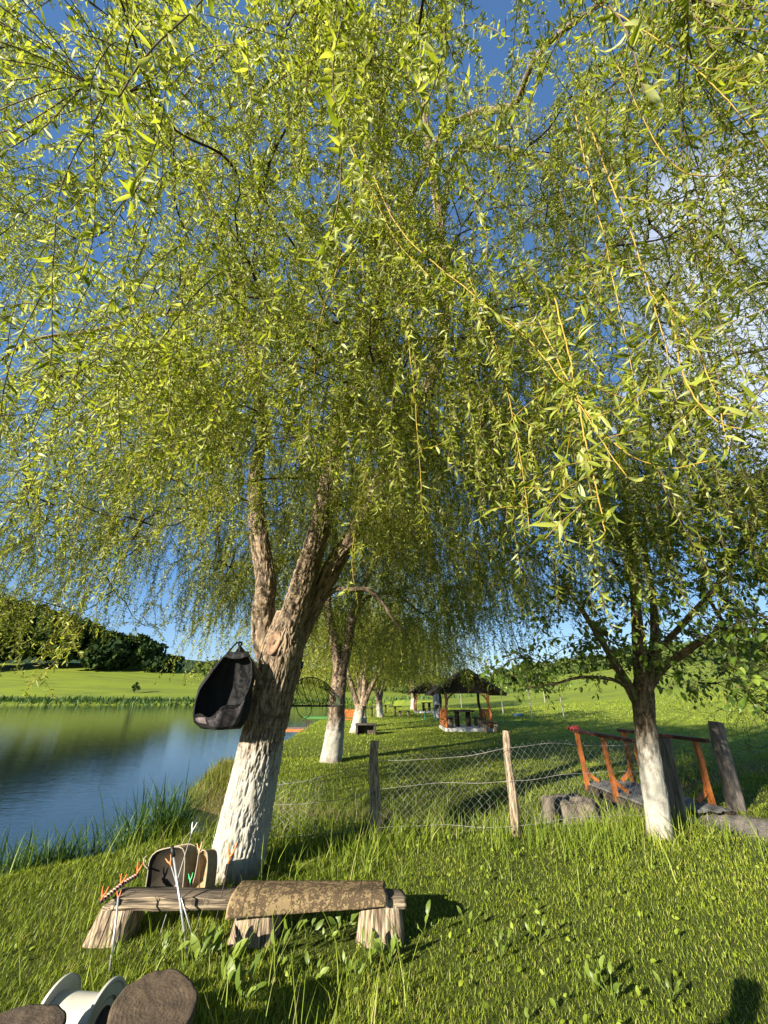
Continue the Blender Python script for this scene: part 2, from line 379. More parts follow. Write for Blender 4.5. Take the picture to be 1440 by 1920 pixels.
# ------------------------------------------------------------------ leaves, twigs, skeletons
def leaf_strips(P, d, L, W, curl, fold=.25, near=False, rng=R):
    """curved lanceolate leaves: P base, d axis, one strip per leaf"""
    M = len(P); d = nrm(d); s = nrm(np.cross(d, rng.normal(size=(M, 3)))); n = np.cross(s, d)
    ts, ws = ((.0, .1, .3, .52, .75, 1.), (.12, .6, 1., .92, .5, .02)) if near else ((0, .35, .7, 1.), (.1, 1., .75, .03))
    if near: L = L*1.0
    cols = 3 if near else 2
    curl = np.where(np.abs(curl) < .05, .05, curl)
    Vs = []
    for t, w in zip(ts, ws):
        a = curl*t
        c = P+L[:, None]*(np.sin(a)/curl)[:, None]*d+L[:, None]*((1-np.cos(a))/curl)[:, None]*n
        nn = n*np.cos(a)[:, None]-d*np.sin(a)[:, None]; hw = (W*w*.5)[:, None]
        if near: Vs += [c-s*hw+nn*hw*fold*1.6, c, c+s*hw+nn*hw*fold*1.6]
        else: Vs += [c-s*hw, c+s*hw]
    V = np.stack(Vs, 1); k = V.shape[1]; b = (np.arange(M)*k)[:, None]
    Q = []
    for i in range(len(ts)-1):
        for j in range(cols-1):
            q = i*cols+j; Q.append(np.array([q, q+1, q+cols+1, q+cols])[None]+b)
    Q = np.stack(Q, 1).reshape(-1, 4)
    return V.reshape(-1, 3), Q, k
def round_leaves(P, d, L, W, up, rng=R):
    """oval broad leaves, slightly cupped, blade roughly facing 'up'"""
    M = len(P); d = nrm(d); s = nrm(np.cross(d, up+.35*rng.normal(size=(M, 3)))); n = np.cross(s, d)
    out = []
    for t, w, z in ((0, .06, 0), (.22, .8, .03), (.5, 1., .0), (.78, .7, -.08), (1., .04, -.2)):
        c = P+d*(L*t)[:, None]+n*(L*z)[:, None]; hw = (W*w*.5)[:, None]; out += [c-s*hw+n*hw*.25, c, c+s*hw+n*hw*.25]
    V = np.stack(out, 1); b = (np.arange(M)*15)[:, None]; Q = []
    for i in range(4):
        for j in range(2): q = i*3+j; Q.append(np.array([q, q+1, q+4, q+3])[None]+b)
    return V.reshape(-1, 3), np.stack(Q, 1).reshape(-1, 4), 15
CAM = np.array([0, 0, CH])
def droop(P0, d0, length, step, grav, wob, zmin_f, rng=R):
    """grow M twigs that bend down under their weight; returns (M,K,3) points and alive mask"""
    M = len(P0); K = int(np.ceil(length.max()/step))+1
    pts = np.zeros((M, K, 3)); ok = np.zeros((M, K), bool); pts[:, 0] = P0; ok[:, 0] = True; d = nrm(d0); al = np.ones(M, bool)
    dw = rng.normal(size=(M, 3))*wob
    for k in range(1, K):
        dw = .75*dw+rng.normal(size=(M, 3))*wob; d = d+dw; d[:, 2] -= grav*(.5+1.0*min(1, k*step/.5)); d = nrm(d)
        p = pts[:, k-1]+d*step
        al = al & (k*step <= length) & (p[:, 2] > zmin_f(p)) & (np.linalg.norm(p-CAM, axis=1) > .8)
        pts[:, k] = np.where(al[:, None], p, pts[:, k-1]); ok[:, k] = al
    return pts, ok
def twig_mesh(pts, ok, r0, r1):
    """three-sided tubes along every live segment, all in one mesh"""
    M, K, _ = pts.shape; t = nrm(np.gradient(pts, axis=1)+1e-6); a = np.zeros_like(t); a[..., 0] = 1
    x = nrm(np.cross(t, a+.01)); y = np.cross(t, x)
    rr = (r0[:, None]+(r1-r0)[:, None]*np.linspace(0, 1, K)[None])[..., None]
    V = np.stack([pts+rr*(math.cos(q)*x+math.sin(q)*y) for q in (0, 2.094, 4.189)], 2).reshape(-1, 3)
    i, k = np.nonzero(ok[:, 1:]); b = (i*K+k)*3
    Q = np.concatenate([np.stack([b+j, b+(j+1) % 3, b+3+(j+1) % 3, b+3+j], -1) for j in range(3)])
    used = np.unique(Q); mp = np.zeros(len(V), np.int64); mp[used] = np.arange(len(used))
    return V[used], mp[Q]
def leaves_on(pts, ok, step, spacing, start, lmin, lmax, wr, near_d=3.0, rng=R, curl=1.3, thin=None, sag=.35):
    """alternate leaves along the twigs; split into near (finer) and far leaves"""
    M, K, _ = pts.shape; i, k = np.nonzero(ok[:, 1:]); n = max(1, int(round(step/spacing)))
    sel = k*step >= start[i]; i, k = i[sel], k[sel]
    P = []; Dd = []
    for j in range(n):
        f = (j+rng.random(len(i)))/n; a = pts[i, k]; b = pts[i, k+1]; P.append(a+(b-a)*f[:, None]); Dd.append(nrm(b-a))
    P = np.concatenate(P); Dd = np.concatenate(Dd)
    if thin is not None: q = rng.random(len(P)) < thin(P); P, Dd = P[q], Dd[q]
    m = len(P); side = nrm(np.cross(Dd, rng.normal(size=(m, 3)))); d = nrm(Dd*(.35+.4*rng.random((m, 1)))+side*.9+np.array([0, 0, -sag])*rng.random((m, 1)))
    L = lmin+(lmax-lmin)*rng.random(m)**1.2; W = L*wr*(.8+.5*rng.random(m)); cu = rng.normal(size=m)*curl
    dist = np.linalg.norm(P-CAM, axis=1); q = dist > .55; P, d, L, W, cu, dist = P[q], d[q], L[q], W[q], cu[q], dist[q]
    res = []
    for near in (True, False):
        s = (dist < near_d) if near else (dist >= near_d)
        if not s.any(): continue
        V, Q, kk = leaf_strips(P[s], d[s], L[s], W[s], cu[s], near=near, rng=rng)
        res.append((V, Q, np.repeat(rng.random(s.sum()), kk)))
    V = np.concatenate([r[0] for r in res]); o = np.cumsum([0]+[len(r[0]) for r in res[:-1]])
    Q = np.concatenate([r[1]+b for r, b in zip(res, o)]); A = np.concatenate([r[2] for r in res])
    return V, Q, A
def skeleton(limbs, targets, rng, step=.22, arch=.18, wob=.035, sag=.0):
    """branches from the limbs (lists of points) to every target point"""
    nodes = []; dirs = []; chain = []
    for Lb in limbs:
        d = nrm(np.gradient(Lb, axis=0))
        for p, q in list(zip(Lb, d))[len(Lb)//4:]: nodes.append(p); dirs.append(q)
    nodes = np.array(nodes); dirs = np.array(dirs)
    dd = np.array([np.linalg.norm(nodes-t, axis=1).min() for t in targets]); order = np.argsort(dd)
    out = []; parent_of = []; own = np.full(len(nodes), -1)
    for ti in order:
        t = targets[ti]; e = t-nodes; L = np.linalg.norm(e, axis=1); cosang = (e*dirs).sum(1)/np.maximum(L, 1e-6)
        cost = L*(1.35-.35*cosang)+.5*(L < .35); j = int(np.argmin(cost)); a = nodes[j]; L0 = L[j]
        ctl = (a+t)/2+dirs[j]*L0*.22+np.array([0, 0, arch*L0])+rng.normal(size=3)*.06*L0
        K = max(3, int(L0/step)); u = np.linspace(0, 1, K+1)[:, None]; P = (1-u)**2*a+2*u*(1-u)*ctl+u*u*t
        P[1:-1] += rng.normal(size=(K-1, 3))*wob; d = nrm(np.gradient(P, axis=0))
        out.append(P); parent_of.append(own[j])
        nodes = np.vstack([nodes, P[1:]]); dirs = np.vstack([dirs, d[1:]]); own = np.concatenate([own, np.full(K, len(out)-1)])
    wgt = np.ones(len(out))
    for i in range(len(out)-1, -1, -1):
        if parent_of[i] >= 0: wgt[parent_of[i]] += wgt[i]
    return out, wgt
def branches_mesh(chains, wgt, r_tip=.0045, n=6, p=.5, rmax=.05):
    b = MB()
    for P, w_ in zip(chains, wgt):
        r0 = min(rmax, r_tip*(1+w_)**p*1.25); b.tube(catmull(P, .12), np.linspace(r0, r_tip*.8, len(catmull(P, .12))), n, cap=False)
    return b
def bark_disp(amp, fa, fs, seed=0):
    def f(a, s, r, Pw):
        wv = 1.6*vnoise(np.stack([Pw[..., 0]*5, Pw[..., 1]*5, Pw[..., 2]*7], -1), seed+7)
        q = np.stack([np.cos(a)*fa+wv*1.1, np.sin(a)*fa+wv*1.1, s*fs], -1)
        n = vnoise(q, seed); rg = 1-np.abs(2*n-1)*1.0; q2 = np.stack([np.cos(a)*fa*3.0+wv*2, np.sin(a)*fa*3.0, s*fs*3.0], -1); n_2 = 1-np.abs(2*vnoise(q2, seed+3)-1)
        rdg = 1-np.clip((.54*rg+.46*n_2-.50)/.42, 0, 1)
        f.rdg = rdg; big = fbm(np.stack([Pw[..., 0]*3, Pw[..., 1]*3, Pw[..., 2]*2], -1), 2, seed+11)-.5
        return amp*(rdg-.7)+r*.16*big
    return f
def bark_tube(mb, att, pts, rad, seg, step, amp, fa, fs, seed=0, flare=None):
    C = catmull(np.column_stack([pts, rad]), step); P, r = C[:, :3], C[:, 3]
    fn = bark_disp(amp, fa, fs, seed); V, Q, Tt = tube(P, r, seg, True, fn); mb.add(V, Q, Tt)
    att.append(np.concatenate([fn.rdg.ravel(), [1, 1]])); return P, r
M_WLEAF = leaf_mat('willow_leaf', [(0, (.13, .17, .018)), (.3, (.235, .28, .028)), (.65, (.35, .385, .045)), (.85, (.41, .43, .11)), (1, (.45, .47, .24))], .48)
M_WLEAF2 = leaf_mat('willow_leaf_far', [(0, (.12, .15, .015)), (.4, (.21, .24, .022)), (.8, (.30, .32, .035)), (1, (.35, .36, .08))], .36)
M_FLEAF = leaf_mat('fruit_leaf', [(0, (.06, .105, .014)), (.5, (.12, .185, .022)), (.85, (.18, .25, .032)), (1, (.25, .30, .055))], .3, .4, .45)
M_TWIG = simple('yellow_twig', (.20, .13, .02), (.40, .27, .045), 20, .6, 0)
M_TWIG2 = simple('brown_twig', (.06, .045, .022), (.16, .11, .05), 9, .8, 0)
M_BRANCH = bark_mat('branch_bark', None, (.045, .034, .022), (.24, .17, .095), False)
rw = np.random.default_rng(21)
# ------------------------------------------------------------------ the big willow
TY = 5.45
def Ds(L): return np.array([D(*a) for a in L])
base = G(437, 1655); base = np.array([base[0]+.02, TY, 0.])
willow = thing('weeping_willow', 'big weeping willow with a thick leaning whitewashed trunk filling the middle of the view', 'tree', base)
trunk_pts = Ds([(431, 1725, TY), (437, 1665, TY), (452, 1580, TY), (468, 1500, TY), (489, 1400, TY), (513, 1300, TY), (531, 1215, TY), (545, 1150, TY)])
trunk_pts[0, 2] = -.12
mb = MB(); att = []
bark_tube(mb, att, trunk_pts, [.37, .315, .285, .27, .262, .262, .27, .19], 250, .013, .025, 9.5, 7.5, 1)
LIMB = {}
def limb(key, L, rad, seg, step, amp=.02, fa=4.5, fs=7, seed=2):
    P, r = bark_tube(mb, att, Ds(L), rad, seg, step, amp, fa, fs, seed); LIMB[key] = P
limb('left', [(520, 1290, 5.45), (499, 1215, 5.5), (494, 1150, 5.55), (499, 1090, 5.6), (488, 1020, 5.65), (480, 950, 5.75), (480, 880, 5.9), (492, 800, 6.05), (482, 690, 6.2), (455, 560, 6.3), (430, 430, 6.2)], [.1, .155, .15, .142, .135, .125, .115, .10, .085, .065, .04], 84, .022, .024)
limb('middle', [(530, 1230, 5.42), (552, 1150, 5.38), (575, 1075, 5.3), (597, 1000, 5.2), (611, 930, 5.1), (622, 870, 5.0), (640, 800, 4.9), (665, 710, 4.75), (700, 600, 4.55), (740, 480, 4.3), (770, 360, 4.0)], [.17, .175, .165, .15, .14, .13, .115, .10, .08, .065, .045], 110, .02, .028, 5.5, 6.5, 3)
limb('right', [(545, 1230, 5.55), (580, 1150, 5.55), (608, 1095, 5.5), (635, 1045, 5.45), (662, 1005, 5.4), (690, 950, 5.3), (722, 880, 5.15), (765, 800, 5.0), (812, 700, 4.8), (838, 570, 4.5), (826, 430, 4.1), (805, 280, 3.6), (790, 140, 3.0)], [.12, .14, .135, .125, .12, .11, .10, .09, .085, .08, .075, .055, .035], 90, .022, .026, 4.5, 6.5, 5)
limb('low', [(600, 1125, 5.55), (632, 1105, 5.5), (655, 1106, 5.5), (688, 1106, 5.55), (715, 1128, 5.6), (740, 1165, 5.7), (765, 1190, 5.9)], [.04, .04, .038, .034, .028, .02, .01], 20, .04, .006, 3, 8, 6)
limb('stub', [(500, 1300, 5.3), (481, 1262, 5.22), (464, 1236, 5.15), (447, 1215, 5.1)], [.06, .048, .042, .036], 24, .03, .006, 3, 8, 7)
limb('bend', [(770, 360, 4.0), (830, 250, 3.7), (890, 212, 3.45), (930, 206, 3.25), (966, 195, 3.05), (985, 150, 2.75), (1005, 108, 2.5), (1060, 55, 2.2), (1150, -10, 1.9)], [.06, .06, .058, .056, .055, .05, .046, .04, .028], 24, .04, .006, 3, 8, 8)
limb('bough', [(826, 430, 4.1), (850, 300, 3.9), (900, 278, 3.8), (985, 288, 3.7), (1040, 340, 3.75), (1060, 420, 3.85), (1080, 520, 4.0)], [.058, .056, .05, .044, .036, .028, .014], 20, .05, .005, 3, 8, 9)
limb('far_bough', [(1010, 285, 3.7), (1090, 318, 3.6), (1200, 300, 3.3), (1320, 255, 2.9), (1450, 190, 2.5)], [.025, .022, .02, .018, .012], 14, .06, .004, 3, 8, 10)
limb('west', [(482, 690, 6.2), (400, 600, 6.0), (300, 590, 5.8), (180, 620, 5.7), (60, 640, 5.6), (-60, 720, 5.5)], [.07, .058, .05, .042, .032, .015], 20, .06, .005, 3, 8, 12)
limb('north_west', [(492, 800, 6.05), (400, 400, 5.2), (330, 240, 4.6), (240, 160, 4.1), (120, 40, 3.4)], [.06, .05, .042, .034, .018], 20, .06, .005, 3, 8, 13)
limb('arc', [(740, 480, 4.3), (700, 120, 3.0), (620, 20, 2.4), (500, 45, 2.35), (420, 100, 2.5), (350, 175, 2.7), (280, 280, 3.0), (215, 420, 3.3)], [.045, .036, .03, .025, .021, .017, .013, .008], 12, .06, .002, 3, 8, 14)
M_BIGBARK = bark_mat('big_willow_bark', 1.16, lichen=True)
mb.build('trunk', M_BIGBARK, willow, smooth=True, attr={'rdg': np.concatenate(att)})
# cut scar on the trunk
scar = MB(); sc0 = D(514, 1205, 5.185)
a = np.linspace(0, 2*PI, 22, endpoint=False)
for rr_, yy in ((1.0, .05), (1.0, .0), (.72, -.012), (.45, .014)):
    pass
ring = lambda k, y_: np.stack([sc0[0]+.075*k*np.cos(a)+.02*np.sin(a), np.full_like(a, sc0[1]+y_)+.10*k*np.sin(a)*.35, sc0[2]+.15*k*np.sin(a)], -1)
Vr = np.concatenate([ring(1.05, .08), ring(1.0, .0), ring(.86, -.008), ring(.6, .0), ring(.25, .006)])
Qr = [(i*22+j, i*22+(j+1) % 22, (i+1)*22+(j+1) % 22, (i+1)*22+j) for i in range(4) for j in range(22)]
scar.add(Vr, Qr, None).build('cut_scar', simple('scar_wood', (.14, .08, .05), (.34, .21, .13), 14, .9, .6, (1, 1, .3)), willow, smooth=True)
# crown
def crown_targets(n, c, rx, ry, zt, zl, rng, minsep=.55, keep=None):
    out = []
    tries = 0
    while len(out) < n and tries < 60000:
        tries += 1
        u, v_ = rng.uniform(-1, 1, 2); q = u*u+v_*v_
        if q > 1: continue
        top = zl+(zt-zl)*math.sqrt(1-.85*q); p = np.array([c[0]+rx*u, c[1]+ry*v_, rng.uniform(zl-.5*q*0, top)])
        if np.linalg.norm(p-CAM) < 1.7: continue
        if keep is not None and not keep(p): continue
        if out and np.min(np.linalg.norm(np.array(out)-p, axis=1)) < minsep: continue
        out.append(p)
    return np.array(out)
def zmin_big(p):
    x, y = p[..., 0], p[..., 1]
    z = 2.95+.16*(y-3)
    z = np.where(x < -1.9, z-1.1*np.clip((-1.9-x)/1.6, 0, 1)-.35*np.clip((-3.6-x)/.6, 0, 1)*(y < 5), z)
    z = np.where(x > .3, z-.75*np.clip((x-.3)/1.0, 0, 1), z)
    z = np.where(y < 2.0, np.maximum(z, 2.1+.1*np.abs(x)), z)
    return np.maximum(z, 1.55)+.5*(vnoise(p*np.array([1.7, 1.7, 0.0]), 5)-.35)
def keep_big(p):
    r = nrm(p-CAM)
    if p[2] < 4.2 and p[1] < 2.2: return False
    if p[0] < -2.2 and p[1] < 3.4 and p[2] < 6.2: return False
    if (-(p[0]+1.0)-(p[1]-4.7))*.707 > 3.0 and p[2] < 7.2 and rw.random() < .6: return False
    if p[1] < .9 and rw.random() < .6: return False
    if p[0] > 4.2: return rw.random() < .35
    return True
tg = crown_targets(480, (-1.0, 4.7), 6.9, 5.0, 10.2, 3.7, rw, .5, keep_big)
def near_targets(n, lo, hi, sep):
    out = []; t_ = 0
    while len(out) < n and t_ < 20000:
        t_ += 1; p = rw.uniform(lo, hi)
        if np.linalg.norm(p-CAM) < 1.6 or (out and np.min(np.linalg.norm(np.array(out)-p, axis=1)) < sep): continue
        out.append(p)
    return np.array(out)
tg = np.vstack([tg, near_targets(75, (-2.6, 1.9, 3.6), (1.4, 4.2, 6.8), .38), near_targets(30, (-6.4, 2.6, 2.7), (-2.6, 7.0, 4.6), .5), near_targets(8, (1.2, 2.6, 3.4), (3.6, 4.6, 6.0), .5)])
ch, wg = skeleton([v for k, v in LIMB.items() if k not in ('stub', 'low')], tg, rw)
branches_mesh(ch, wg).build('branches', M_BRANCH, willow, smooth=True)
def spawn(chains, per_m, rng, f0=.25):
    P = []; Dr = []
    for C in chains:
        d = nrm(np.gradient(C, axis=0)); Lc = np.linalg.norm(C[-1]-C[0]); n = max(2, int(per_m*Lc))
        k = rng.integers(int(f0*len(C)), len(C), n); P.append(C[k]); Dr.append(d[k])
        P.append(C[-1:].repeat(3, 0)); Dr.append(d[-1:].repeat(3, 0))
    return np.concatenate(P), np.concatenate(Dr)
P0, d0 = spawn(ch, 40, rw)
clump = vnoise(P0*.95, 17)*.65+vnoise(P0*2.7, 19)*.35; kq = rw.random(len(P0)) < np.clip(.10+3.6*(clump-.36), .07, 1)*np.where((P0[:, 0] < -2.2) & (P0[:, 2] < 5.5), .62, 1); P0, d0 = P0[kq], d0[kq]
d0 = nrm(d0*.55+rw.normal(size=d0.shape)*.6+np.array([0, 0, .15]))
ln = .45+2.1*rw.random(len(P0))**1.4+.6*rw.random(len(P0))*(P0[:, 0] < -2.8)
pts, ok = droop(P0, d0, ln, .07, .13, .034, zmin_big, rw)
V, Q = twig_mesh(pts, ok, .0032+0*ln, .0015+0*ln)
mk('twigs', V, Q, M_TWIG2, willow)
V, Q, A = leaves_on(pts, ok, .07, .0175, .06+0*ln, .042, .082, .185, 3.0, rw, curl=1.7)
NL = len(A)
mk('foliage', V, Q, M_WLEAF, willow, {'rnd': A})
print('willow leaves verts', NL, 'twigs', len(P0))
# long yellow shoots hanging close to the lens
HERO = [[(1075, 200, 1.75), (1105, 330, 1.65), (1140, 480, 1.55), (1170, 640, 1.45), (1196, 765, 1.38)],
        [(1100, 220, 1.6), (1160, 380, 1.5), (1215, 520, 1.4), (1250, 640, 1.3), (1272, 755, 1.25)],
        [(700, 330, 2.3), (760, 440, 2.1), (880, 550, 1.8), (990, 640, 1.5), (1075, 745, 1.2), (1125, 820, 1.1), (1180, 905, 1.0)],
        [(1040, 560, 1.5), (1075, 700, 1.25), (1100, 830, 1.05), (1125, 930, .92), (1138, 1000, .84)],
        [(1260, 600, 1.4), (1290, 720, 1.2), (1350, 790, 1.05), (1440, 800, .95)],
        [(760, 600, 2.4), (775, 760, 2.1), (784, 880, 1.95), (786, 945, 1.9)],
        [(705, 700, 2.6), (690, 850, 2.5), (668, 980, 2.45), (660, 1060, 2.4), (672, 1140, 2.35)],
        [(1110, 0, 2.0), (1200, 60, 1.8), (1290, 130, 1.6), (1370, 200, 1.45), (1450, 300, 1.4)],
        [(1290, 540, 1.9), (1330, 470, 2.1), (1240, 400, 2.2), (1180, 360, 2.2)],
        [(650, 250, 2.6), (680, 330, 2.4), (720, 420, 2.2), (760, 480, 2.1), (850, 560, 1.9)],
        [(1010, 600, 1.7), (1090, 760, 1.45), (1160, 840, 1.25), (1250, 880, 1.1), (1330, 870, 1.0)],
        [(1200, 500, 1.6), (1290, 620, 1.5), (1340, 740, 1.4), (1365, 850, 1.3)],
        [(880, 520, 2.1), (930, 650, 1.9), (960, 780, 1.75), (980, 900, 1.65), (990, 1000, 1.6)],
        [(240, 560, 3.6), (300, 700, 3.5), (340, 800, 3.45), (280, 930, 3.4), (220, 1060, 3.35), (150, 1180, 3.3), (70, 1270, 3.3)],
        [(250, 600, 3.7), (265, 800, 3.6), (215, 960, 3.5), (165, 1100, 3.4), (110, 1220, 3.4)],
        [(140, 640, 3.9), (160, 850, 3.8), (150, 1000, 3.7), (120, 1150, 3.6), (60, 1290, 3.6)],
        [(420, 560, 3.0), (405, 700, 2.95), (408, 840, 2.9), (406, 960, 2.9)],
        [(1380, 280, 1.5), (1340, 330, 1.55), (1250, 290, 1.6), (1160, 120, 1.7)],
        [(640, 480, 2.3), (600, 620, 2.2), (590, 760, 2.2), (560, 880, 2.2)]]
hb = MB(); HP = []; HD = []; HL = []; HT = []
side_p = []; side_d = []; side_l = []
for hi, hl in enumerate(HERO):
    C = catmull(np.array([T(*a) for a in hl]), .03); K = len(C); C = C+np.cumsum(rw.normal(size=(K, 3))*.0012, 0)
    hb.tube(C, np.linspace(.0033 if hi < 12 else .0028, .0014, K), 6, cap=True); d = nrm(np.gradient(C, axis=0))
    st = int(K*.35)
    for k in range(st, K, 1):
        if rw.random() < .75: HP.append(C[k]); HD.append(d[k])
    for k in range(K//4, K-1, 3):
        if rw.random() < .75:
            side_p.append(C[k]); side_d.append(nrm(d[k]*.5+rw.normal(size=3)*.7+np.array([0, 0, -.1]))); side_l.append(.08+.22*rw.random())
side_p = np.array(side_p); side_d = np.array(side_d); side_l = np.array(side_l)
sp, sok = droop(side_p, side_d, side_l, .03, .07, .05, lambda p: np.full(len(p), 1.5), rw)
V1, Q1 = twig_mesh(sp, sok, .0016+0*side_l, .0008+0*side_l); hb.add(V1, Q1); hb.build('shoots', M_TWIG, willow, smooth=True)
V2, Q2, A2 = leaves_on(sp, sok, .03, .013, .0+0*side_l, .04, .075, .17, 4.5, rw, curl=1.2)
HP = np.array(HP); HD = np.array(HD); m_ = len(HP)
dl = nrm(HD*.5+nrm(np.cross(HD, rw.normal(size=(m_, 3))))*.9+np.array([0, 0, -.3])); q = np.linalg.norm(HP-CAM, axis=1) > .5
V3, Q3, k3 = leaf_strips(HP[q], dl[q], (.042+.04*rw.random(m_))[q], (.008+.005*rw.random(m_))[q], (rw.normal(size=m_)*1.1)[q], near=True, rng=rw)
mk('shoot_leaves', np.concatenate([V2, V3]), np.concatenate([Q2, Q3+len(V2)]), M_WLEAF, willow, {'rnd': np.concatenate([A2, np.repeat(rw.random(q.sum()), k3)])})
# ------------------------------------------------------------------ the other trees
def gz(x, y): return float(H(np.array([x]), np.array([y]))[0])
def ground_at(px, py):
    r = ray(px, py); r = r/r[1]; y = np.linspace(2, 400, 8000); X_ = r[0]*y; Z_ = CH+r[2]*y; hh = H(X_, y)
    k = np.argmax(Z_ < hh); return np.array([X_[k], y[k], hh[k]])
def copy_tree(o, parent=None):
    c = o.copy(); COL.objects.link(c)
    if parent is not None: c.parent = parent
    if o.name in ROOT: ROOT[c.name] = ROOT[o.name]
    for k in list(o.children): copy_tree(k, c)
    return c
def far_willow(root, limbs, wash, center, rx, ry, zt, zl, nt_, zmf, per_m, seed, lrange=(.06, .11), seg=36, bark=None, mat=None, spacing=.03, lw=.24):
    rg = np.random.default_rng(seed); mb = MB(); att = []; Ls = []
    for L, rad in limbs:
        P, r = bark_tube(mb, att, L, rad, seg, .05, .03, 4.5, 6, seed); Ls.append(P)
    mb.build('trunk', bark, root, smooth=True, attr={'rdg': np.concatenate(att)})
    tg = crown_targets(nt_, center, rx, ry, zt, zl, rg, .6)
    ch, wg = skeleton(Ls[1:], tg, rg, step=.3)
    branches_mesh(ch, wg, n=5).build('branches', M_BRANCH, root, smooth=True)
    P0, d0 = spawn(ch, per_m, rg); d0 = nrm(d0*.6+rg.normal(size=d0.shape)*.55+np.array([0, 0, .1])); ln = .6+2.6*rg.random(len(P0))**1.2
    pts, ok = droop(P0, d0, ln, .14, .16, .05, zmf, rg)
    V, Q = twig_mesh(pts, ok, .003+0*ln, .0015+0*ln); mk('twigs', V, Q, M_TWIG2, root)
    V, Q, A = leaves_on(pts, ok, .14, spacing, .1+0*ln, lrange[0], lrange[1], lw, 2.0, rg, curl=1.0)
    mk('foliage', V, Q, mat or M_WLEAF2, root, {'rnd': A})
B2 = G(622, 1430); t2 = thing('weeping_willow', 'middle-distance willow with a slim whitewashed trunk, first behind the wire fence', 'tree', B2, 'willows along the lake shore')
y2 = B2[1]+.2
tl = np.array([D(a, b, y2) for a, b in ((618, 1440), (622, 1415), (628, 1370), (632, 1320), (636, 1270), (640, 1235))])
la = np.array([D(a, b, c) for a, b, c in ((634, 1260, y2), (630, 1210, y2), (620, 1165, y2+.1), (613, 1120, y2+.2), (600, 1060, y2+.3), (585, 1000, y2+.3))])
lb = np.array([D(a, b, c) for a, b, c in ((640, 1260, y2), (650, 1215, y2), (658, 1170, y2-.1), (672, 1120, y2-.2), (700, 1060, y2-.3), (730, 1010, y2-.5))])
lc = np.array([D(a, b, c) for a, b, c in ((658, 1175, y2), (690, 1120, y2), (740, 1115, y2+.2), (790, 1150, y2+.4))])
BK2 = bark_mat('shore_willow_bark', .98, lichen=True)
def zm2(p): return 1.75+.9*np.exp(-((p[..., 0]+1.4)/1.1)**2)+.5*(vnoise(p*np.array([1.3, 1.3, 0.]), 3)-.3)
far_willow(t2, [(tl, [.36, .29, .27, .25, .23, .2]), (la, [.14, .16, .14, .11, .08, .05]), (lb, [.15, .17, .15, .12, .09, .05]), (lc, [.07, .06, .05, .03])], .98,
           (-.5, y2), 5.2, 4.6, 8.6, 3.6, 190, zm2, 11, 31, bark=BK2)
B3 = G(662, 1374); t3 = thing('weeping_willow', 'leaning willow with a short white trunk and splayed limbs beside the dark box', 'tree', B3, 'willows along the lake shore')
y3 = B3[1]+.15
tl = np.array([D(a, b, y3) for a, b in ((664, 1382), (668, 1366), (673, 1340), (677, 1322))])
la = np.array([D(a, b, c) for a, b, c in ((674, 1335, y3), (668, 1315, y3), (662, 1296, y3), (655, 1270, y3), (645, 1235, y3+.2), (640, 1190, y3+.2))])
lb = np.array([D(a, b, c) for a, b, c in ((676, 1335, y3), (686, 1312, y3), (694, 1292, y3), (708, 1265, y3), (730, 1220, y3), (760, 1180, y3))])
lc = np.array([D(a, b, c) for a, b, c in ((675, 1335, y3), (682, 1300, y3), (684, 1260, y3), (690, 1200, y3), (700, 1130, y3))])
def zm3(p): return 1.9+.5*(vnoise(p*np.array([1.1, 1.1, 0.]), 4)-.3)+.5*np.exp(-((p[..., 0]+1.2)/1.2)**2)
far_willow(t3, [(tl, [.34, .28, .26, .24]), (la, [.15, .15, .13, .11, .08, .05]), (lb, [.15, .14, .12, .1, .08, .05]), (lc, [.13, .12, .1, .07, .05])], 1.0,
           (.1, y3), 5.0, 4.5, 8.4, 3.4, 130, zm3, 8, 33, lrange=(.10, .16), seg=24, bark=BK2, spacing=.055, lw=.26)
for (px, py, rz, sc_, lab) in ((686, 1362, 2.0, .95, 'willow with a white trunk standing just behind the leaning willow'), (712, 1344, 4.1, 1.05, 'farthest willow by the water before the small tables'), (776, 1331, 1.1, 1.15, 'pale willow rising behind the far gazebo')):
    b = G(px, py); c = copy_tree(t3); c.location = (b[0], b[1], gz(b[0], b[1])-.03); c.rotation_euler = (0, 0, rz); c.scale = (sc_,)*3; c['label'] = lab
# ---- the broad-leaved tree on the right
BF = G(1240, 1575); tf = thing('fruit_tree', 'broad-leaved tree with a whitewashed trunk, standing beside the orange footbridge', 'tree', BF)
yf = BF[1]+.12
rf = np.random.default_rng(5); mbf = MB(); att = []; LF = []
def lf(L, rad, seg=28, step=.03, amp=.008):
    P, r = bark_tube(mbf, att, np.array([D(*a) for a in L]), rad, seg, step, amp, 4, 7, 41); LF.append(P)
lf([(1243, 1600, yf), (1238, 1565, yf), (1228, 1490, yf), (1216, 1410, yf), (1209, 1350, yf), (1206, 1300, yf), (1204, 1265, yf)], [.2, .165, .15, .145, .15, .155, .1], 48, .02, .012)
lf([(1203, 1340, yf), (1180, 1290, yf-.05), (1158, 1252, yf-.1), (1130, 1205, yf-.2), (1105, 1165, yf-.3), (1066, 1105, yf-.4), (1040, 1060, yf-.5)], [.06, .07, .06, .05, .045, .03, .012])
lf([(1205, 1310, yf), (1200, 1240, yf), (1195, 1170, yf), (1188, 1090, yf), (1178, 1000, yf), (1170, 920, yf), (1150, 830, yf)], [.1, .1, .085, .07, .055, .04, .015])
lf([(1208, 1310, yf), (1222, 1250, yf), (1228, 1190, yf+.1), (1222, 1100, yf+.1), (1208, 1010, yf), (1215, 900, yf-.2)], [.09, .085, .07, .05, .035, .014])
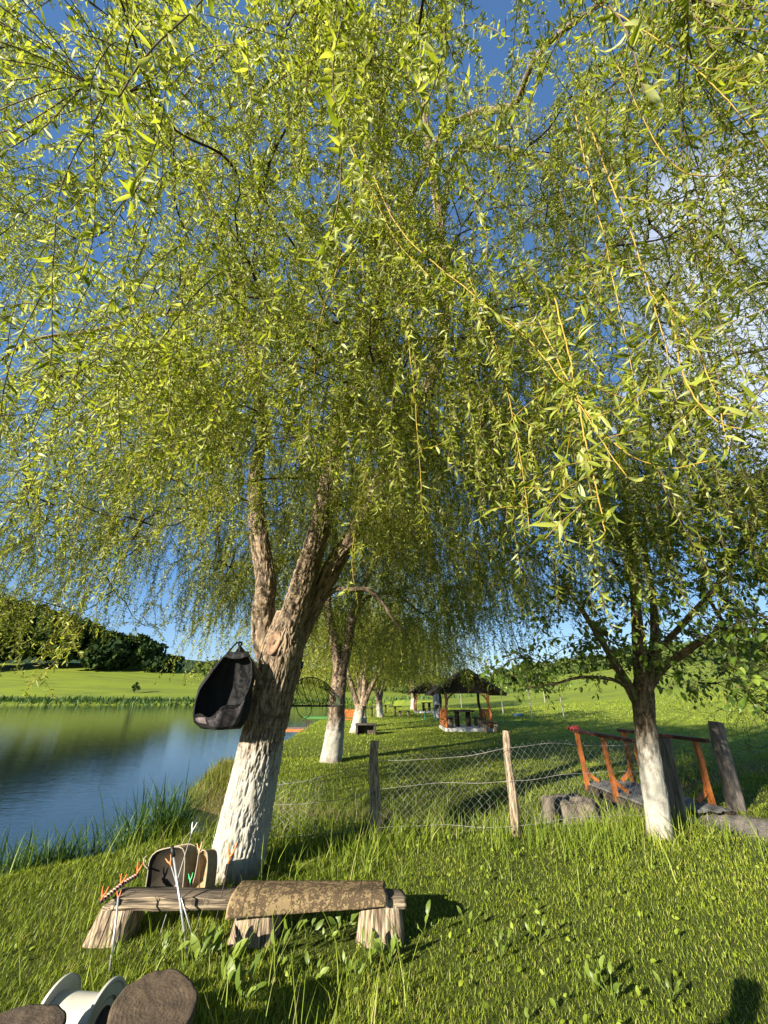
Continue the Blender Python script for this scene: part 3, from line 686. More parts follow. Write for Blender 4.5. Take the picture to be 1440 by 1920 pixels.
lf([(1212, 1300, yf), (1238, 1258, yf-.1), (1275, 1230, yf-.5), (1320, 1200, yf-1.1), (1380, 1180, yf-1.9), (1460, 1185, yf-2.6)], [.06, .06, .05, .04, .03, .012])
lf([(1190, 1300, yf), (1150, 1275, yf-.2), (1090, 1270, yf-.3), (1040, 1282, yf-.3), (990, 1290, yf-.2)], [.03, .028, .022, .016, .008], 12)
lf([(1224, 1230, yf), (1290, 1160, yf-.4), (1350, 1090, yf-1.0), (1400, 1000, yf-1.5), (1430, 900, yf-1.8)], [.045, .045, .038, .028, .012])
BKF = bark_mat('fruit_bark', 1.12, (.05, .038, .025), (.32, .23, .14), True)
mbf.build('trunk', BKF, tf, smooth=True, attr={'rdg': np.concatenate(att)})
tg = []
while len(tg) < 340:
    px = rf.uniform(930, 1560); py = rf.uniform(760, 1290)
    dmin = yf-1.6 if px < 1230 else yf-3.2
    yy = rf.uniform(dmin, yf+1.6)
    p = D(px, py, yy)
    if px < 1120 and rf.random() < .35: continue
    if py > 1200 and px < 1290 and rf.random() < .3: continue
    if tg and np.min(np.linalg.norm(np.array(tg)-p, axis=1)) < .2: continue
    if p[2] > 5.6: continue
    tg.append(p)
ch, wg = skeleton(LF[1:], np.array(tg), rf, step=.15, arch=.05)
branches_mesh(ch, wg, r_tip=.0035, n=6).build('branches', M_BRANCH, tf, smooth=True)
P0, d0 = spawn(ch, 16, rf, .15); d0 = nrm(d0*.8+rf.normal(size=d0.shape)*.6); ln = .12+.3*rf.random(len(P0))
pts, ok = droop(P0, d0, ln, .05, .02, .08, lambda p: np.full(len(p), .9), rf)
V, Q = twig_mesh(pts, ok, .0025+0*ln, .0015+0*ln); mk('twigs', V, Q, M_TWIG2, tf)
i, k = np.nonzero(ok[:, 1:]); P = pts[i, k+1]; dd = nrm(pts[i, k+1]-pts[i, k]); q = rf.random(len(P)) < .72; P, dd = P[q], dd[q]; m_ = len(P)
dl = nrm(dd*.5+rf.normal(size=(m_, 3))*.6+np.array([0, 0, -.35])); L = .055+.05*rf.random(m_)
V, Q, kk = round_leaves(P+dl*.01, dl, L, L*(.5+.15*rf.random(m_)), np.array([0, 0, 1.])-.3*SD, rf)
mk('foliage', V, Q, M_FLEAF, tf, {'rnd': np.repeat(rf.random(m_), kk)})
# ---- young whitewashed trees on the slope
M_SAPWOOD = bark_mat('sapling_bark', 1.75, (.05, .04, .03), (.2, .15, .1), False)
SAPL = [(998, 1347, 0, 'straight young tree with a thin white trunk, nearest the gazebo roof edge'), (1058, 1348, 1.2, 'leaning young tree with a thin white trunk, right of the straight one'), (944, 1340, 2.2, 'small young tree beside the gazebo eaves with a white stem'), (866, 1331, 3.1, 'young tree with a pale trunk seen through the near gazebo'), (840, 1326, 4.0, 'smallest pale-stemmed young tree behind the gazebo posts'), (1022, 1318, 5.0, 'young tree high on the sunny slope above the others')]
sap0 = None
for px, py, rz, lab in SAPL:
    b = ground_at(px, py)
    if sap0 is None:
        s = thing('young_tree', lab, 'tree', b, 'young whitewashed trees on the slope'); mb = MB(); att = []; rg = np.random.default_rng(8)
        tr = np.array([(0, 0, -.1), (.02, 0, .8), (0, .03, 1.7), (.05, 0, 2.4), (.03, .02, 3.3)])+b
        Pt, _ = bark_tube(mb, att, tr, [.055, .045, .04, .032, .015], 14, .08, .005, 3, 6, 2); mb.build('trunk', M_SAPWOOD, s, smooth=True, attr={'rdg': np.concatenate(att)})
        tgt = np.array([b+np.array([math.cos(a)*r, math.sin(a)*r, z]) for a, r, z in zip(rg.uniform(0, 6.3, 34), rg.uniform(.3, 1.25, 34), rg.uniform(1.9, 3.7, 34))])
        ch, wg = skeleton([Pt], tgt, rg); branches_mesh(ch, wg, n=4).build('branches', M_BRANCH, s, smooth=True)
        P0, d0 = spawn(ch, 20, rg); m_ = len(P0); P0 = P0+rg.normal(size=(m_, 3))*.14; dl = nrm(rg.normal(size=(m_, 3))+np.array([0, 0, -.4])); L = .14+.11*rg.random(m_)
        V, Q, kk = round_leaves(P0, dl, L, L*.6, np.array([0, 0, 1.]), rg); mk('foliage', V, Q, M_FLEAF, s, {'rnd': np.repeat(rg.random(m_), kk)}); sap0 = s
    else:
        c = copy_tree(sap0); c.location = b; c.rotation_euler = (0, .06 if px == 1058 else 0, rz); c['label'] = lab
        sc_ = .8+.25*((rz*7) % 1); c.scale = (sc_,)*3
# ---- woods
M_WOODS = leaf_mat('woodland_leaf', [(0, (.012, .026, .009)), (.5, (.024, .045, .012)), (.85, (.042, .07, .017)), (1, (.07, .10, .022))], .15, .8, .1)
def crowns(specs, size, dens, seed):
    rg = np.random.default_rng(seed); Vs = []; A = []
    for (x, y, z, h, r) in specs:
        n = int(dens*h*r); nb = 7
        cen = np.array([[x+rg.normal()*r*.45, y+rg.normal()*r*.45, z+h*rg.uniform(.3, .85)] for _ in range(nb)]); cen[0] = (x, y, z+h*.86); rad = r*rg.uniform(.4, .75, nb); rad[0] = r*.42
        k = rg.integers(0, nb, n); v = nrm(rg.normal(size=(n, 3))); P = cen[k]+v*(rad[k]*(.72+.34*rg.random(n)))[:, None]*np.array([1, 1, .95]); P[:, 2] = np.maximum(P[:, 2], z+.1)
        a = nrm(v*.6+rg.normal(size=(n, 3))*.7); b_ = nrm(np.cross(a, rg.normal(size=(n, 3)))); c_ = np.cross(a, b_); s = (size*(.5+.9*rg.random(n)))[:, None]
        Vs.append(np.stack([P-b_*s, P-c_*s*.6, P+b_*s, P+c_*s*.6], 1).reshape(-1, 3)); A.append(np.repeat(np.clip(.5+.25*rg.normal(size=n)+.12*rg.normal(), 0, 1), 4))
    V = np.concatenate(Vs); return V, np.arange(len(V)).reshape(-1, 4), np.concatenate(A)
rg = np.random.default_rng(77); sp = []
for px, py in ((-60, 1115), (-20, 1120), (15, 1122), (45, 1130), (75, 1138), (100, 1150), (125, 1160), (150, 1168), (178, 1176), (205, 1186), (228, 1190), (252, 1195), (272, 1192), (290, 1210), (303, 1232), (312, 1256), (-100, 1110)):
    for row, yy in enumerate((136+px*.05, 150+px*.05)):
        top = D(px+rg.uniform(-8, 8), py+row*4+rg.uniform(-4, 6), yy); z = gz(top[0], top[1]); h = max(4, top[2]-z); sp.append((top[0], top[1], z, h, min(9, 3.2+h*.22)))
V, Q, A = crowns(sp, 1.0, 17, 3); tag(mk('woodland', V, Q, M_WOODS, None, {'rnd': A}, smooth=False), 'dark leafy wood on the far bank at the left edge', 'woods', None, 'stuff')
sp = []
for px in range(1215, 1520, 13):
    yy = 118+rg.uniform(-6, 14); top = D(px, 1225-(px-1215)*.09+rg.uniform(-14, 14), yy); z = gz(top[0], top[1]); sp.append((top[0], top[1], z-.5, max(4.5, top[2]-z), 4.5))
for px in range(940, 1220, 13):
    yy = 150+rg.uniform(-10, 20); top = D(px, 1262-(px-940)*.09+rg.uniform(-9, 9), yy); z = gz(top[0], top[1]); sp.append((top[0], top[1], z-.5, max(4.0, top[2]-z), 4.8))
V, Q, A = crowns(sp, .8, 18, 4); M_WOODS2 = leaf_mat('hedgerow_leaf', [(0, (.03, .05, .013)), (.5, (.055, .085, .018)), (1, (.10, .13, .03))], .2, .8, .1)
tag(mk('woodland', V, Q, M_WOODS2, None, {'rnd': A}, smooth=False), 'band of trees along the crest of the sunny slope', 'woods', None, 'stuff')
sp = []
for px in range(380, 900, 14):
    yy = 135+rg.uniform(-12, 20); top = D(px, 1280+rg.uniform(-12, 8)-8*math.sin(px*.02), yy); z = gz(top[0], top[1]); sp.append((top[0], top[1], z-.5, max(3.5, top[2]-z), 4.8))
V, Q, A = crowns(sp, .8, 18, 6); tag(mk('woodland', V, Q, M_WOODS2, None, {'rnd': A}, smooth=False), 'low line of trees beyond the far end of the lake', 'woods', None, 'stuff')
# lone bush on the far bank
b = ground_at(252, 1300); V, Q, A = crowns([(b[0], b[1], b[2], 2.6, .8)], .2, 150, 5)
bs = thing('bush', 'lone dark bush on the grassy far bank below the wood', 'bush', b); mk('crown', V, Q, M_WOODS, bs, {'rnd': A}, smooth=False); MB().tube([b, b+np.array([0, 0, 1.2])], [.1, .05], 6).build('stem', M_BRANCH, bs)
# ---- twiggy shrub at the right edge
b = np.array([9.6, 10.2, gz(9.6, 10.2)]); rs = np.random.default_rng(12)
sh = thing('shrub', 'twiggy overhanging shrub with small pale leaves at the right edge beyond the gate post', 'shrub', b)
stems = [np.array([b, b+np.array([rs.normal()*.2, rs.normal()*.2, .6]), b+np.array([math.cos(q)*.7, math.sin(q)*.7, 1.5]), b+np.array([math.cos(q)*1.5, math.sin(q)*1.5, 2.0+rs.normal()*.3])]) for q in np.linspace(0, 6.28, 8)[:-1]]
stems = [catmull(q, .1) for q in stems]; mb = MB()
for q in stems: mb.tube(q, np.linspace(.03, .008, len(q)), 6)
mb.build('stems', M_BRANCH, sh, smooth=True)
tgt = b+np.stack([rs.normal(size=110)*1.15, rs.normal(size=110)*1.0, rs.uniform(.4, 2.9, 110)], -1)
ch, wg = skeleton(stems, tgt, rs, step=.15, arch=.1); branches_mesh(ch, wg, r_tip=.003, n=4).build('branches', M_BRANCH, sh, smooth=True)
P0, d0 = spawn(ch, 6, rs, .1); ln = .2+.6*rs.random(len(P0)); pts, ok = droop(P0, nrm(d0+rs.normal(size=d0.shape)*.7), ln, .08, .1, .07, lambda p: np.full(len(p), .2), rs)
V, Q = twig_mesh(pts, ok, .003+0*ln, .0015+0*ln); mk('twigs', V, Q, M_TWIG2, sh)
V, Q, A = leaves_on(pts, ok, .08, .05, .05+0*ln, .03, .055, .35, 2, rs); mk('foliage', V, Q, M_WLEAF2, sh, {'rnd': A})
# ------------------------------------------------------------------ things
M_OLDWOOD = simple('weathered_wood', (.075, .052, .032), (.42, .32, .215), 55, .9, 1.0, (1, 1, .045), 8, .02, lo=.38, hi=.62)
M_OLDWOODX = simple('weathered_plank', (.05, .038, .026), (.36, .28, .185), 50, .9, 1.0, (.05, 1, 1), 8, .02, lo=.38, hi=.62)
M_GREYWOOD = simple('grey_wood', (.06, .052, .045), (.24, .20, .16), 22, .9, .7, (1, 1, .12), 6, .008)
M_GREYPLANK = simple('grey_plank', (.07, .066, .06), (.18, .17, .155), 20, .9, .5, (1, .12, 1), 6, .006)
M_ORANGE = simple('orange_varnish', (.20, .055, .012), (.46, .15, .03), 14, .45, .25, (1, 1, .2), 5, .006, spec=.5)
M_DARKWOOD = simple('dark_wood', (.022, .016, .011), (.075, .052, .035), 14, .8, .4, (1, 1, .2))
M_ROOF = simple('roof_shingle', (.045, .038, .032), (.11, .09, .07), 10, .9, .6, (1, 6, 1))
M_WHITE = simple('white_masonry', (.42, .40, .36), (.62, .60, .55), 6, .9, .3)
M_STEEL = simple('galvanised_wire', (.25, .25, .24), (.42, .41, .38), 30, .5, 0, metal=.3)
M_ALU = simple('silver_stick', (.38, .38, .38), (.58, .58, .57), 30, .35, 0, metal=.6)
M_BLACK = simple('black_plastic', (.008, .008, .009), (.025, .025, .025), 20, .5, .1)
M_ORANGEP = simple('orange_plastic', (.80, .14, .03), (.9, .2, .05), 20, .45, 0, spec=.5)
M_SALMON = simple('salmon_plastic', (.72, .26, .14), (.8, .34, .2), 20, .45, 0, spec=.5)
M_WHITEP = simple('white_plastic', (.62, .62, .56), (.72, .71, .64), 20, .4, 0, spec=.5)
M_GREENP = simple('green_plastic', (.02, .48, .13), (.03, .58, .18), 20, .45, 0, spec=.5)
M_BEIGE = simple('beige_cloth', (.22, .15, .07), (.34, .245, .125), 30, .9, .3)
M_CREAM = simple('cream_piping', (.26, .22, .15), (.34, .29, .21), 30, .8, 0)
M_BROWNCLOTH = simple('brown_cloth', (.009, .0065, .004), (.032, .023, .012), 9, .8, .3)
# ---- log bench
zt = .275
fl = G(212, 1684, zt); fr = G(762, 1683, zt); bl = G(235, 1660, zt); br = G(752, 1666, zt)
bench = thing('log_bench', 'low rustic bench of a weathered split plank on three log legs before the willow', 'bench', (-1.0, fl[1]+.15, 0))
K = 90; u = np.linspace(0, 1, K); prof = [(0, 0, .0), (0, .012, -.012), (.0, -.006, -.045), (.02, .0, -.075), (.5, .05, -.085), (1, 0, -.07), (1, 0, -.02), (1, -.01, 0), (.5, 0, .006)]
rg = np.random.default_rng(4); V = []
for k, (f, ey, ez) in enumerate(prof):
    F = fl+(fr-fl)*u[:, None]; B = bl+(br-bl)*u[:, None]; p = F+(B-F)*f
    p[:, 1] += ey+.012*(vnoise(np.stack([u*9, u*0+k*2.3, u*0], -1), 3)-.5)*2; p[:, 2] += ez+.008*(vnoise(np.stack([u*14, u*0+k*1.7, u*0+5], -1), 4)-.5)*2; V.append(p)
V = np.stack(V, 1).reshape(-1, 3); n = len(prof)
Q = [(i*n+j, i*n+(j+1) % n, (i+1)*n+(j+1) % n, (i+1)*n+j) for i in range(K-1) for j in range(n)]
V = np.vstack([V, V[:n].mean(0), V[-n:].mean(0)]); Tt = [(len(V)-2, (j+1) % n, j) for j in range(n)]+[(len(V)-1, (K-1)*n+j, (K-1)*n+(j+1) % n) for j in range(n)]
m, nt, p = M_OLDWOODX, M_OLDWOODX.node_tree, M_OLDWOODX.node_tree.nodes['Principled BSDF']; ge = N(nt, 'ShaderNodeNewGeometry'); sz_ = N(nt, 'ShaderNodeSeparateXYZ'); nt.links.new(ge.outputs['True Normal'], sz_.inputs[0])
lk = p.inputs['Base Color'].links[0].from_socket; pv = coords(nt); c = mixc(nt, math_(nt, 'MULTIPLY', math_(nt, 'GREATER_THAN', math_(nt, 'ADD', sz_.outputs[2], math_(nt, 'MULTIPLY', noise(nt, pv, 9, 4), .5)), .85), .72), lk, (.055, .042, .030)); nt.links.new(c, p.inputs['Base Color'])
MB().add(V, Q, Tt).build('seat_plank', M_OLDWOODX, bench, smooth=True)
def stumpleg(c, wx, wy, h, tx, sd, lean=0):
    C = np.array([(c[0], c[1], -.05), (c[0], c[1], h*.5), (c[0], c[1], h)]); mb = MB()
    def dsp(a, s, r, Pw):
        sq = 1/np.maximum(np.abs(np.cos(a))**5+np.abs(np.sin(a))**5, .2)**.2
        return r*(sq-1)*.8+.016*(np.abs(vnoise(np.stack([np.cos(a)*15, np.sin(a)*15, s*.8], -1), sd+4)-.5)-.25)*2+.012*(vnoise(np.stack([np.cos(a)*5, np.sin(a)*5, s*1.5], -1), sd)-.5)*2
    P = catmull(C, .03); V, Q, Tt = tube(P, np.linspace(1.12, .94, len(P))*.5, 96, True, dsp)
    V[:, 0] = P[0, 0]+(V[:, 0]-P[0, 0])*wx+lean*V[:, 2]/h; V[:, 1] = P[0, 1]+(V[:, 1]-P[0, 1])*wy
    mb.add(V, Q, Tt); return mb
yl = fl[1]+.13
for px, wx, hh, sd, ln_ in ((206, .31, .20, 1, .05), (476, .35, .20, 2, .02), (713, .35, .225, 3, .0)):
    x = D(px, 1740, yl-.06)[0]; stumpleg((x, yl), wx, .3, hh, 0, sd, ln_).build('leg', M_OLDWOOD, bench, smooth=True)
# ---- patterned rug over the bench
m, nt, p = M_('rug'); v = coords(nt); sx = N(nt, 'ShaderNodeSeparateXYZ'); nt.links.new(v, sx.inputs[0])
vo = N(nt, 'ShaderNodeTexVoronoi', Scale=17.0); vo.feature = 'F1'; nt.links.new(v, vo.inputs['Vector'])
n1 = noise(nt, v, 38, 4, .7, 1.2); n3 = noise(nt, v, 7, 3, .6, 1.5)
mot = math_(nt, 'GREATER_THAN', math_(nt, 'ADD', math_(nt, 'MULTIPLY', n1, .8), math_(nt, 'MULTIPLY', n3, .75)), .775)
ring_ = math_(nt, 'LESS_THAN', math_(nt, 'ABSOLUTE', math_(nt, 'SUBTRACT', vo.outputs['Distance'], .32)), .07)
ax = math_(nt, 'ABSOLUTE', sx.outputs[0])
l1 = math_(nt, 'LESS_THAN', math_(nt, 'ABSOLUTE', math_(nt, 'SUBTRACT', ax, .405)), .007); l2 = math_(nt, 'LESS_THAN', math_(nt, 'ABSOLUTE', math_(nt, 'SUBTRACT', ax, .50)), .006)
dk = math_(nt, 'MAXIMUM', math_(nt, 'MAXIMUM', mot, l1), math_(nt, 'MAXIMUM', l2, math_(nt, 'MULTIPLY', ring_, .8)))
bcol = ramp(nt, n3, [(.3, (.16, .115, .06)), (.7, (.26, .19, .10))])
c = mixc(nt, math_(nt, 'MULTIPLY', dk, .8), bcol.outputs[0], (.035, .024, .018))
nt.links.new(c, p.inputs['Base Color']); p.inputs['Roughness'].default_value = 1; p.inputs['Specular IOR Level'].default_value = .05; bump(nt, p, noise(nt, v, 160, 2), .4, .004)
x0 = D(437, 1680, fl[1]-.02)[0]; x1 = D(722, 1680, fl[1]-.02)[0]; xm = (x0+x1)/2
rug = thing('rug', 'old beige and brown patterned rug folded over the right half of the log bench', 'rug', (xm, fl[1], zt))
nu, nv = 70, 30; U, Vv = np.meshgrid(np.linspace(0, 1, nu), np.linspace(0, 1, nv), indexing='ij')
yf_ = fl[1]-.028; yb = bl[1]-.02; drop = .09-.06*U; Lt = (yb-yf_)
s = Vv*(Lt+drop); rr_ = .05
yy = np.where(s < Lt-rr_, yb-s, np.where(s < Lt-rr_+rr_*PI/2, yf_+rr_-rr_*np.sin(np.clip((s-Lt+rr_)/rr_, 0, PI/2)), yf_-.012*np.clip((s-Lt)/.15, 0, 1)))
zz_ = np.where(s < Lt-rr_, 0, np.where(s < Lt-rr_+rr_*PI/2, -rr_*(1-np.cos(np.clip((s-Lt+rr_)/rr_, 0, PI/2))), -rr_-(s-Lt+rr_-rr_*PI/2)))
bul = .016+.018*(1-U)*np.sin(np.clip(Vv*1.5, 0, 1)*PI)+.008*(n2(U*4, Vv*3, 1.0, 8)-.5)
V = np.stack([x0+(x1-x0)*U+.01*np.sin(Vv*5)*(1-2*U), yy-.012*(n2(U*5, Vv*4, 1., 3)-.5)*2-.02*(1-U)*sst(.5, .8, Vv), zt+zz_+bul], -1).reshape(-1, 3)
i = np.arange(nu-1)[:, None]*nv+np.arange(nv-1)[None]; Q = np.stack([i, i+nv, i+nv+1, i+1], -1).reshape(-1, 4)
o = mk('cloth', V, Q, m, rug); sm = o.modifiers.new('thick', 'SOLIDIFY'); sm.thickness = .022; sm.offset = -1
e1 = V.reshape(nu, nv, 3)[0]; MB().tube(e1+np.array([-.006, -.004, -.004]), .013, 8).build('bound_edge', M_BEIGE, rug, smooth=True)
e2 = V.reshape(nu, nv, 3)[-1]; MB().tube(e2+np.array([.004, -.003, -.004]), .010, 8).build('bound_edge', M_CREAM, rug, smooth=True)
# ---- tackle bags behind the bench
def arch_bag(root, pts_px, y, depth, mat, pip, sidemat=None):
    P = catmull(np.array([D(a, b, y) for a, b in pts_px]), .03); n = len(P); Bk = P+np.array([.05, depth, -.02]); cF = P.mean(0)+np.array([0, .05, -.03]); cB = Bk.mean(0)
    mid = P*.55+cF*.45+np.array([0, .035, 0]); V = np.vstack([P, Bk, mid, [cF], [cB]]); j = np.arange(n); k = (j+1) % n
    Q = np.vstack([np.stack([j, k, k+2*n, j+2*n], -1)]); Tt = np.vstack([np.stack([j+2*n, k+2*n, np.full(n, 3*n)], -1), np.stack([k+n, j+n, np.full(n, 3*n+1)], -1)])
    MB().add(V, Q, Tt).build('panel', mat, root, smooth=True)
    MB().add(np.vstack([P, Bk]), np.stack([j, j+n, k+n, k], -1)).build('gusset', sidemat or mat, root, smooth=True)
    MB().tube(np.vstack([P, P[:1]]), .0055, 6).build('piping', pip, root, smooth=True)
    MB().tube(np.vstack([Bk, Bk[:1]]), .0055, 6).build('piping', pip, root, smooth=True)
by = bl[1]+.22
b1 = thing('tackle_bag', 'dark brown tackle bag with cream piping propped behind the bench', 'bag', D(312, 1670, by)*np.array([1, 1, 0]))
arch_bag(b1, [(272, 1672), (277, 1640), (281, 1612), (293, 1597), (315, 1590), (336, 1588), (346, 1598), (346, 1630), (342, 1672)], by, .14, M_BROWNCLOTH, M_CREAM, M_BEIGE)
MB().tube(catmull(np.array([D(279, 1630, by-.01), D(271, 1622, by-.02), D(270, 1610, by-.02), D(278, 1604, by)]), .02), .006, 6).build('handle', M_CREAM, b1, smooth=True)
b2 = thing('tackle_bag', 'beige upright bag flap between the brown bag and the trunk', 'bag', D(372, 1670, by+.06)*np.array([1, 1, 0]))
arch_bag(b2, [(355, 1672), (364, 1648), (370, 1620), (373, 1600), (380, 1594), (388, 1599), (389, 1625), (383, 1672)], by+.06, .10, M_BEIGE, M_CREAM)
MB().add(np.array([D(346, 1672, by+.1), D(346, 1610, by+.1), D(372, 1600, by+.15), D(366, 1650, by+.12), D(356, 1672, by+.1)]), None, [(0, 1, 2), (0, 2, 3), (0, 3, 4)]).build('inner_pocket', simple('olive_cloth', (.03, .035, .02), (.07, .075, .045), 12, .9, .2), b2)
# ---- rod rests
def vhead(mb, c, ax, sz, side=np.array([1., 0, 0])):
    ax = nrm(ax); sd_ = nrm(side-ax*side.dot(ax))
    mb.tube(np.array([c-ax*sz*.5, c]), [sz*.10, sz*.14], 8)
    for s_ in (-1, 1):
        mb.tube(catmull(np.array([c-ax*sz*.05, c+ax*sz*.3+sd_*s_*sz*.22, c+ax*sz*.75+sd_*s_*sz*.34, c+ax*sz*1.05+sd_*s_*sz*.42]), sz*.1), np.linspace(sz*.13, sz*.06, len(catmull(np.array([c-ax*sz*.05, c+ax*sz*.3+sd_*s_*sz*.22, c+ax*sz*.75+sd_*s_*sz*.34, c+ax*sz*1.05+sd_*s_*sz*.42]), sz*.1))), 8)
def rest(lab, hpx, bpx, dy, r, mat, hmat, sz=.07, tip=False):
    sz *= .72
    b = G(*bpx); h = D(*hpx, b[1]+dy); t = thing('rod_rest', lab, 'rod rest', b, 'rod rests stuck in the grass round the bench')
    MB().tube(np.array([b-nrm(h-b)*.06, (b+h)/2+np.array([.004, 0, 0]), h]), [r, r*.95, r*.85], 8).build('stick', mat, t, smooth=True)
    mb = MB()
    if tip: mb.tube(np.array([h-nrm(h-b)*.01, h+nrm(h-b)*.07]), [r*1.7, r*1.4], 8); mb.tube(np.array([h+nrm(h-b)*.03-np.array([.02, 0, 0]), h+nrm(h-b)*.05+np.array([.02, 0, 0])]), .006, 6)
    else: vhead(mb, h, h-b, sz)
    mb.build('fork', hmat, t, smooth=True)
rest('thick silver rod rest with a black tip leaning left before the brown bag', (325, 1604), (352, 1800), .16, .0095, M_ALU, M_BLACK, tip=True)
rest('rod rest with a bright orange fork crossing the thick silver one', (319, 1618), (371, 1790), .2, .005, M_ALU, M_ORANGEP, .07)
rest('tall thin rod rest with a white fork against the water', (361, 1556), (300, 1752), .25, .004, M_STEEL, M_WHITEP, .075)
rest('thin upright rod rest with a salmon fork in front of the beige bag', (374, 1594), (371, 1762), .12, .004, M_DARKWOOD, M_SALMON, .07)
rest('short rod rest with a small green fork before the beige bag', (357, 1650), (350, 1750), .1, .0035, M_DARKWOOD, M_GREENP, .06)
rest('rod rest with a red-orange fork in front of the white trunk', (431, 1606), (393, 1776), .1, .004, M_DARKWOOD, M_ORANGEP, .12)
rest('plain silver rod rest carrying the front of the beaded rod bar', (222, 1682), (205, 1822), .1, .0085, M_ALU, M_ORANGEP, .05)
bb = thing('rod_bar', 'black rod bar with pink rings and orange clips on the left end of the bench', 'rod bar', D(222, 1672, G(205, 1822)[1]+.12))
pa_ = D(188, 1692, fl[1]-.1); pb = D(259, 1640, bl[1]+.12); pa_[2] = max(pa_[2], zt+.01); d_ = pb-pa_
MB().tube(np.array([pa_, pa_+d_*.5+np.array([0, 0, .015]), pb]), .011, 8).build('bar', M_BLACK, bb, smooth=True)
mb = MB()
for k in range(13):
    c = pa_+d_*(k+.7)/14+np.array([0, 0, .015*math.sin(PI*(k+.7)/14)]); mb.tube(np.array([c-d_*.012, c+d_*.012]), .0165, 8)
mb.build('rings', simple('pink_rings', (.36, .2, .16), (.5, .3, .24), 20, .5, 0), bb, smooth=True)
for f in (.03, .5, .97):
    mb = MB(); vhead(mb, pa_+d_*f+np.array([0, 0, .03]), np.array([.1, .05, 1.]), .055); mb.build('clip', M_ORANGEP, bb, smooth=True)
# ---- two sawn log stools and the cable spool
m, nt, p = M_('sawn_log_top'); v = coords(nt); sx = N(nt, 'ShaderNodeSeparateXYZ'); nt.links.new(v, sx.inputs[0])
rad = math_(nt, 'SQRT', math_(nt, 'ADD', math_(nt, 'MULTIPLY', sx.outputs[0], sx.outputs[0]), math_(nt, 'MULTIPLY', sx.outputs[1], sx.outputs[1])))
nz = noise(nt, v, 9, 6, .7); rg_ = math_(nt, 'SINE', math_(nt, 'MULTIPLY', math_(nt, 'ADD', rad, math_(nt, 'MULTIPLY', nz, .035)), 330.0))
c1 = ramp(nt, nz, [(.3, (.04, .027, .015)), (.55, (.085, .056, .03)), (.75, (.15, .105, .066))]); c = mixc(nt, math_(nt, 'MULTIPLY', math_(nt, 'ADD', rg_, 1.0), .10), c1.outputs[0], (.05, .038, .028))
nt.links.new(c, p.inputs['Base Color']); p.inputs['Roughness'].default_value = .95; bump(nt, p, math_(nt, 'ADD', noise(nt, v, 30, 6, .7), math_(nt, 'MULTIPLY', rg_, .03)), .8, .012); M_LOGTOP = m
M_LOGBARK = bark_mat('log_bark', None, (.02, .014, .011), (.10, .066, .046), False)
def stool(c, r, h, lab, sd, tilt=(0, 0)):
    t = thing('log_stool', lab, 'log stool', (c[0], c[1], 0)); n = 72; a = np.arange(n)*2*PI/n
    rr = r*(1+.02*np.sin(a*2+sd)+.014*np.sin(a*5+sd*2)+.01*np.sin(a*11+sd)); rings = []
    for f in (0, .2, .4, .6, .8, .93, .985, 1.0):
        z = h+.010*(vnoise(np.stack([np.cos(a)*f*6+sd, np.sin(a)*f*6, a*0], -1), sd)-.5)-(.012 if f == 1 else 0)
        rings.append(np.stack([c[0]+rr*f*np.cos(a), c[1]+rr*f*np.sin(a), z+tilt[0]*rr*f*np.cos(a)+tilt[1]*rr*f*np.sin(a)], -1))
    V = np.concatenate(rings); Q = [(i*n+j, i*n+(j+1) % n, (i+1)*n+(j+1) % n, (i+1)*n+j) for i in range(len(rings)-1) for j in range(n)]
    MB().add(V, Q).build('sawn_top', M_LOGTOP, t, smooth=True)
    zs = np.linspace(1, -.1, 24); S = [np.stack([c[0]+rr*(1.0-.22*(1-z))*np.cos(a)*(1+.02*(vnoise(np.stack([np.cos(a)*7, np.sin(a)*7, a*0+z*2], -1), sd+1)-.5)), c[1]+rr*(1.0-.22*(1-z))*np.sin(a), (rings[-1][:, 2])*z], -1) for z in zs]
    V = np.concatenate(S); Q = [(i*n+j, (i+1)*n+j, (i+1)*n+(j+1) % n, i*n+(j+1) % n) for i in range(len(S)-1) for j in range(n)]
    mk('bark_side', V, np.array(Q), M_LOGBARK, t, {'rdg': .8*np.ones(len(V))})
stool((-1.135, 2.77), .20, .35, 'round sawn log stool standing whole in view, right of the white spool', 3, (-.10, .20))
stool((-1.66, 2.545), .205, .375, 'round sawn log stool half cut off by the lower left corner', 8)
M_SPOOL = simple('spool_plastic', (.36, .345, .28), (.47, .45, .37), 5, .45, .05, spec=.45)
sp0 = np.array([-1.63, 3.02, .165]); spl = thing('cable_spool', 'empty white plastic cable spool lying on its side behind the log stools', 'spool', (sp0[0], sp0[1], 0))
def latheX(prof, n=56, yaw=-.1):
    a = np.arange(n)*2*PI/n; V = np.concatenate([np.stack([np.full(n, x), r*np.cos(a), r*np.sin(a)], -1) for x, r in prof]); k = len(prof)
    V = V*.88 @ np.array(Matrix.Rotation(yaw, 3, 'Z')).T+sp0; Q = [(i*n+j, i*n+(j+1) % n, (i+1)*n+(j+1) % n, (i+1)*n+j) for i in range(k-1) for j in range(n)]; return V, Q
for s_ in (-1, 1):
    V, Q = latheX([(s_*.155, .075), (s_*.155, .125), (s_*.155, .183), (s_*.15, .19), (s_*.166, .19), (s_*.172, .183), (s_*.172, .172), (s_*.166, .165), (s_*.166, .115), (s_*.150, .108)]); MB().add(V, Q).build('flange', M_SPOOL, spl, smooth=False)
V, Q = latheX([(-.153, .122), (.153, .122)]); MB().add(V, Q).build('drum', M_SPOOL, spl, smooth=True)
V, Q = latheX([(-.16, .106), (.16, .106)]); MB().add(V, Q).build('shaded_bore', M_GREYWOOD, spl, smooth=True)  # added dark lining: shade inside the hollow drum put into its colour
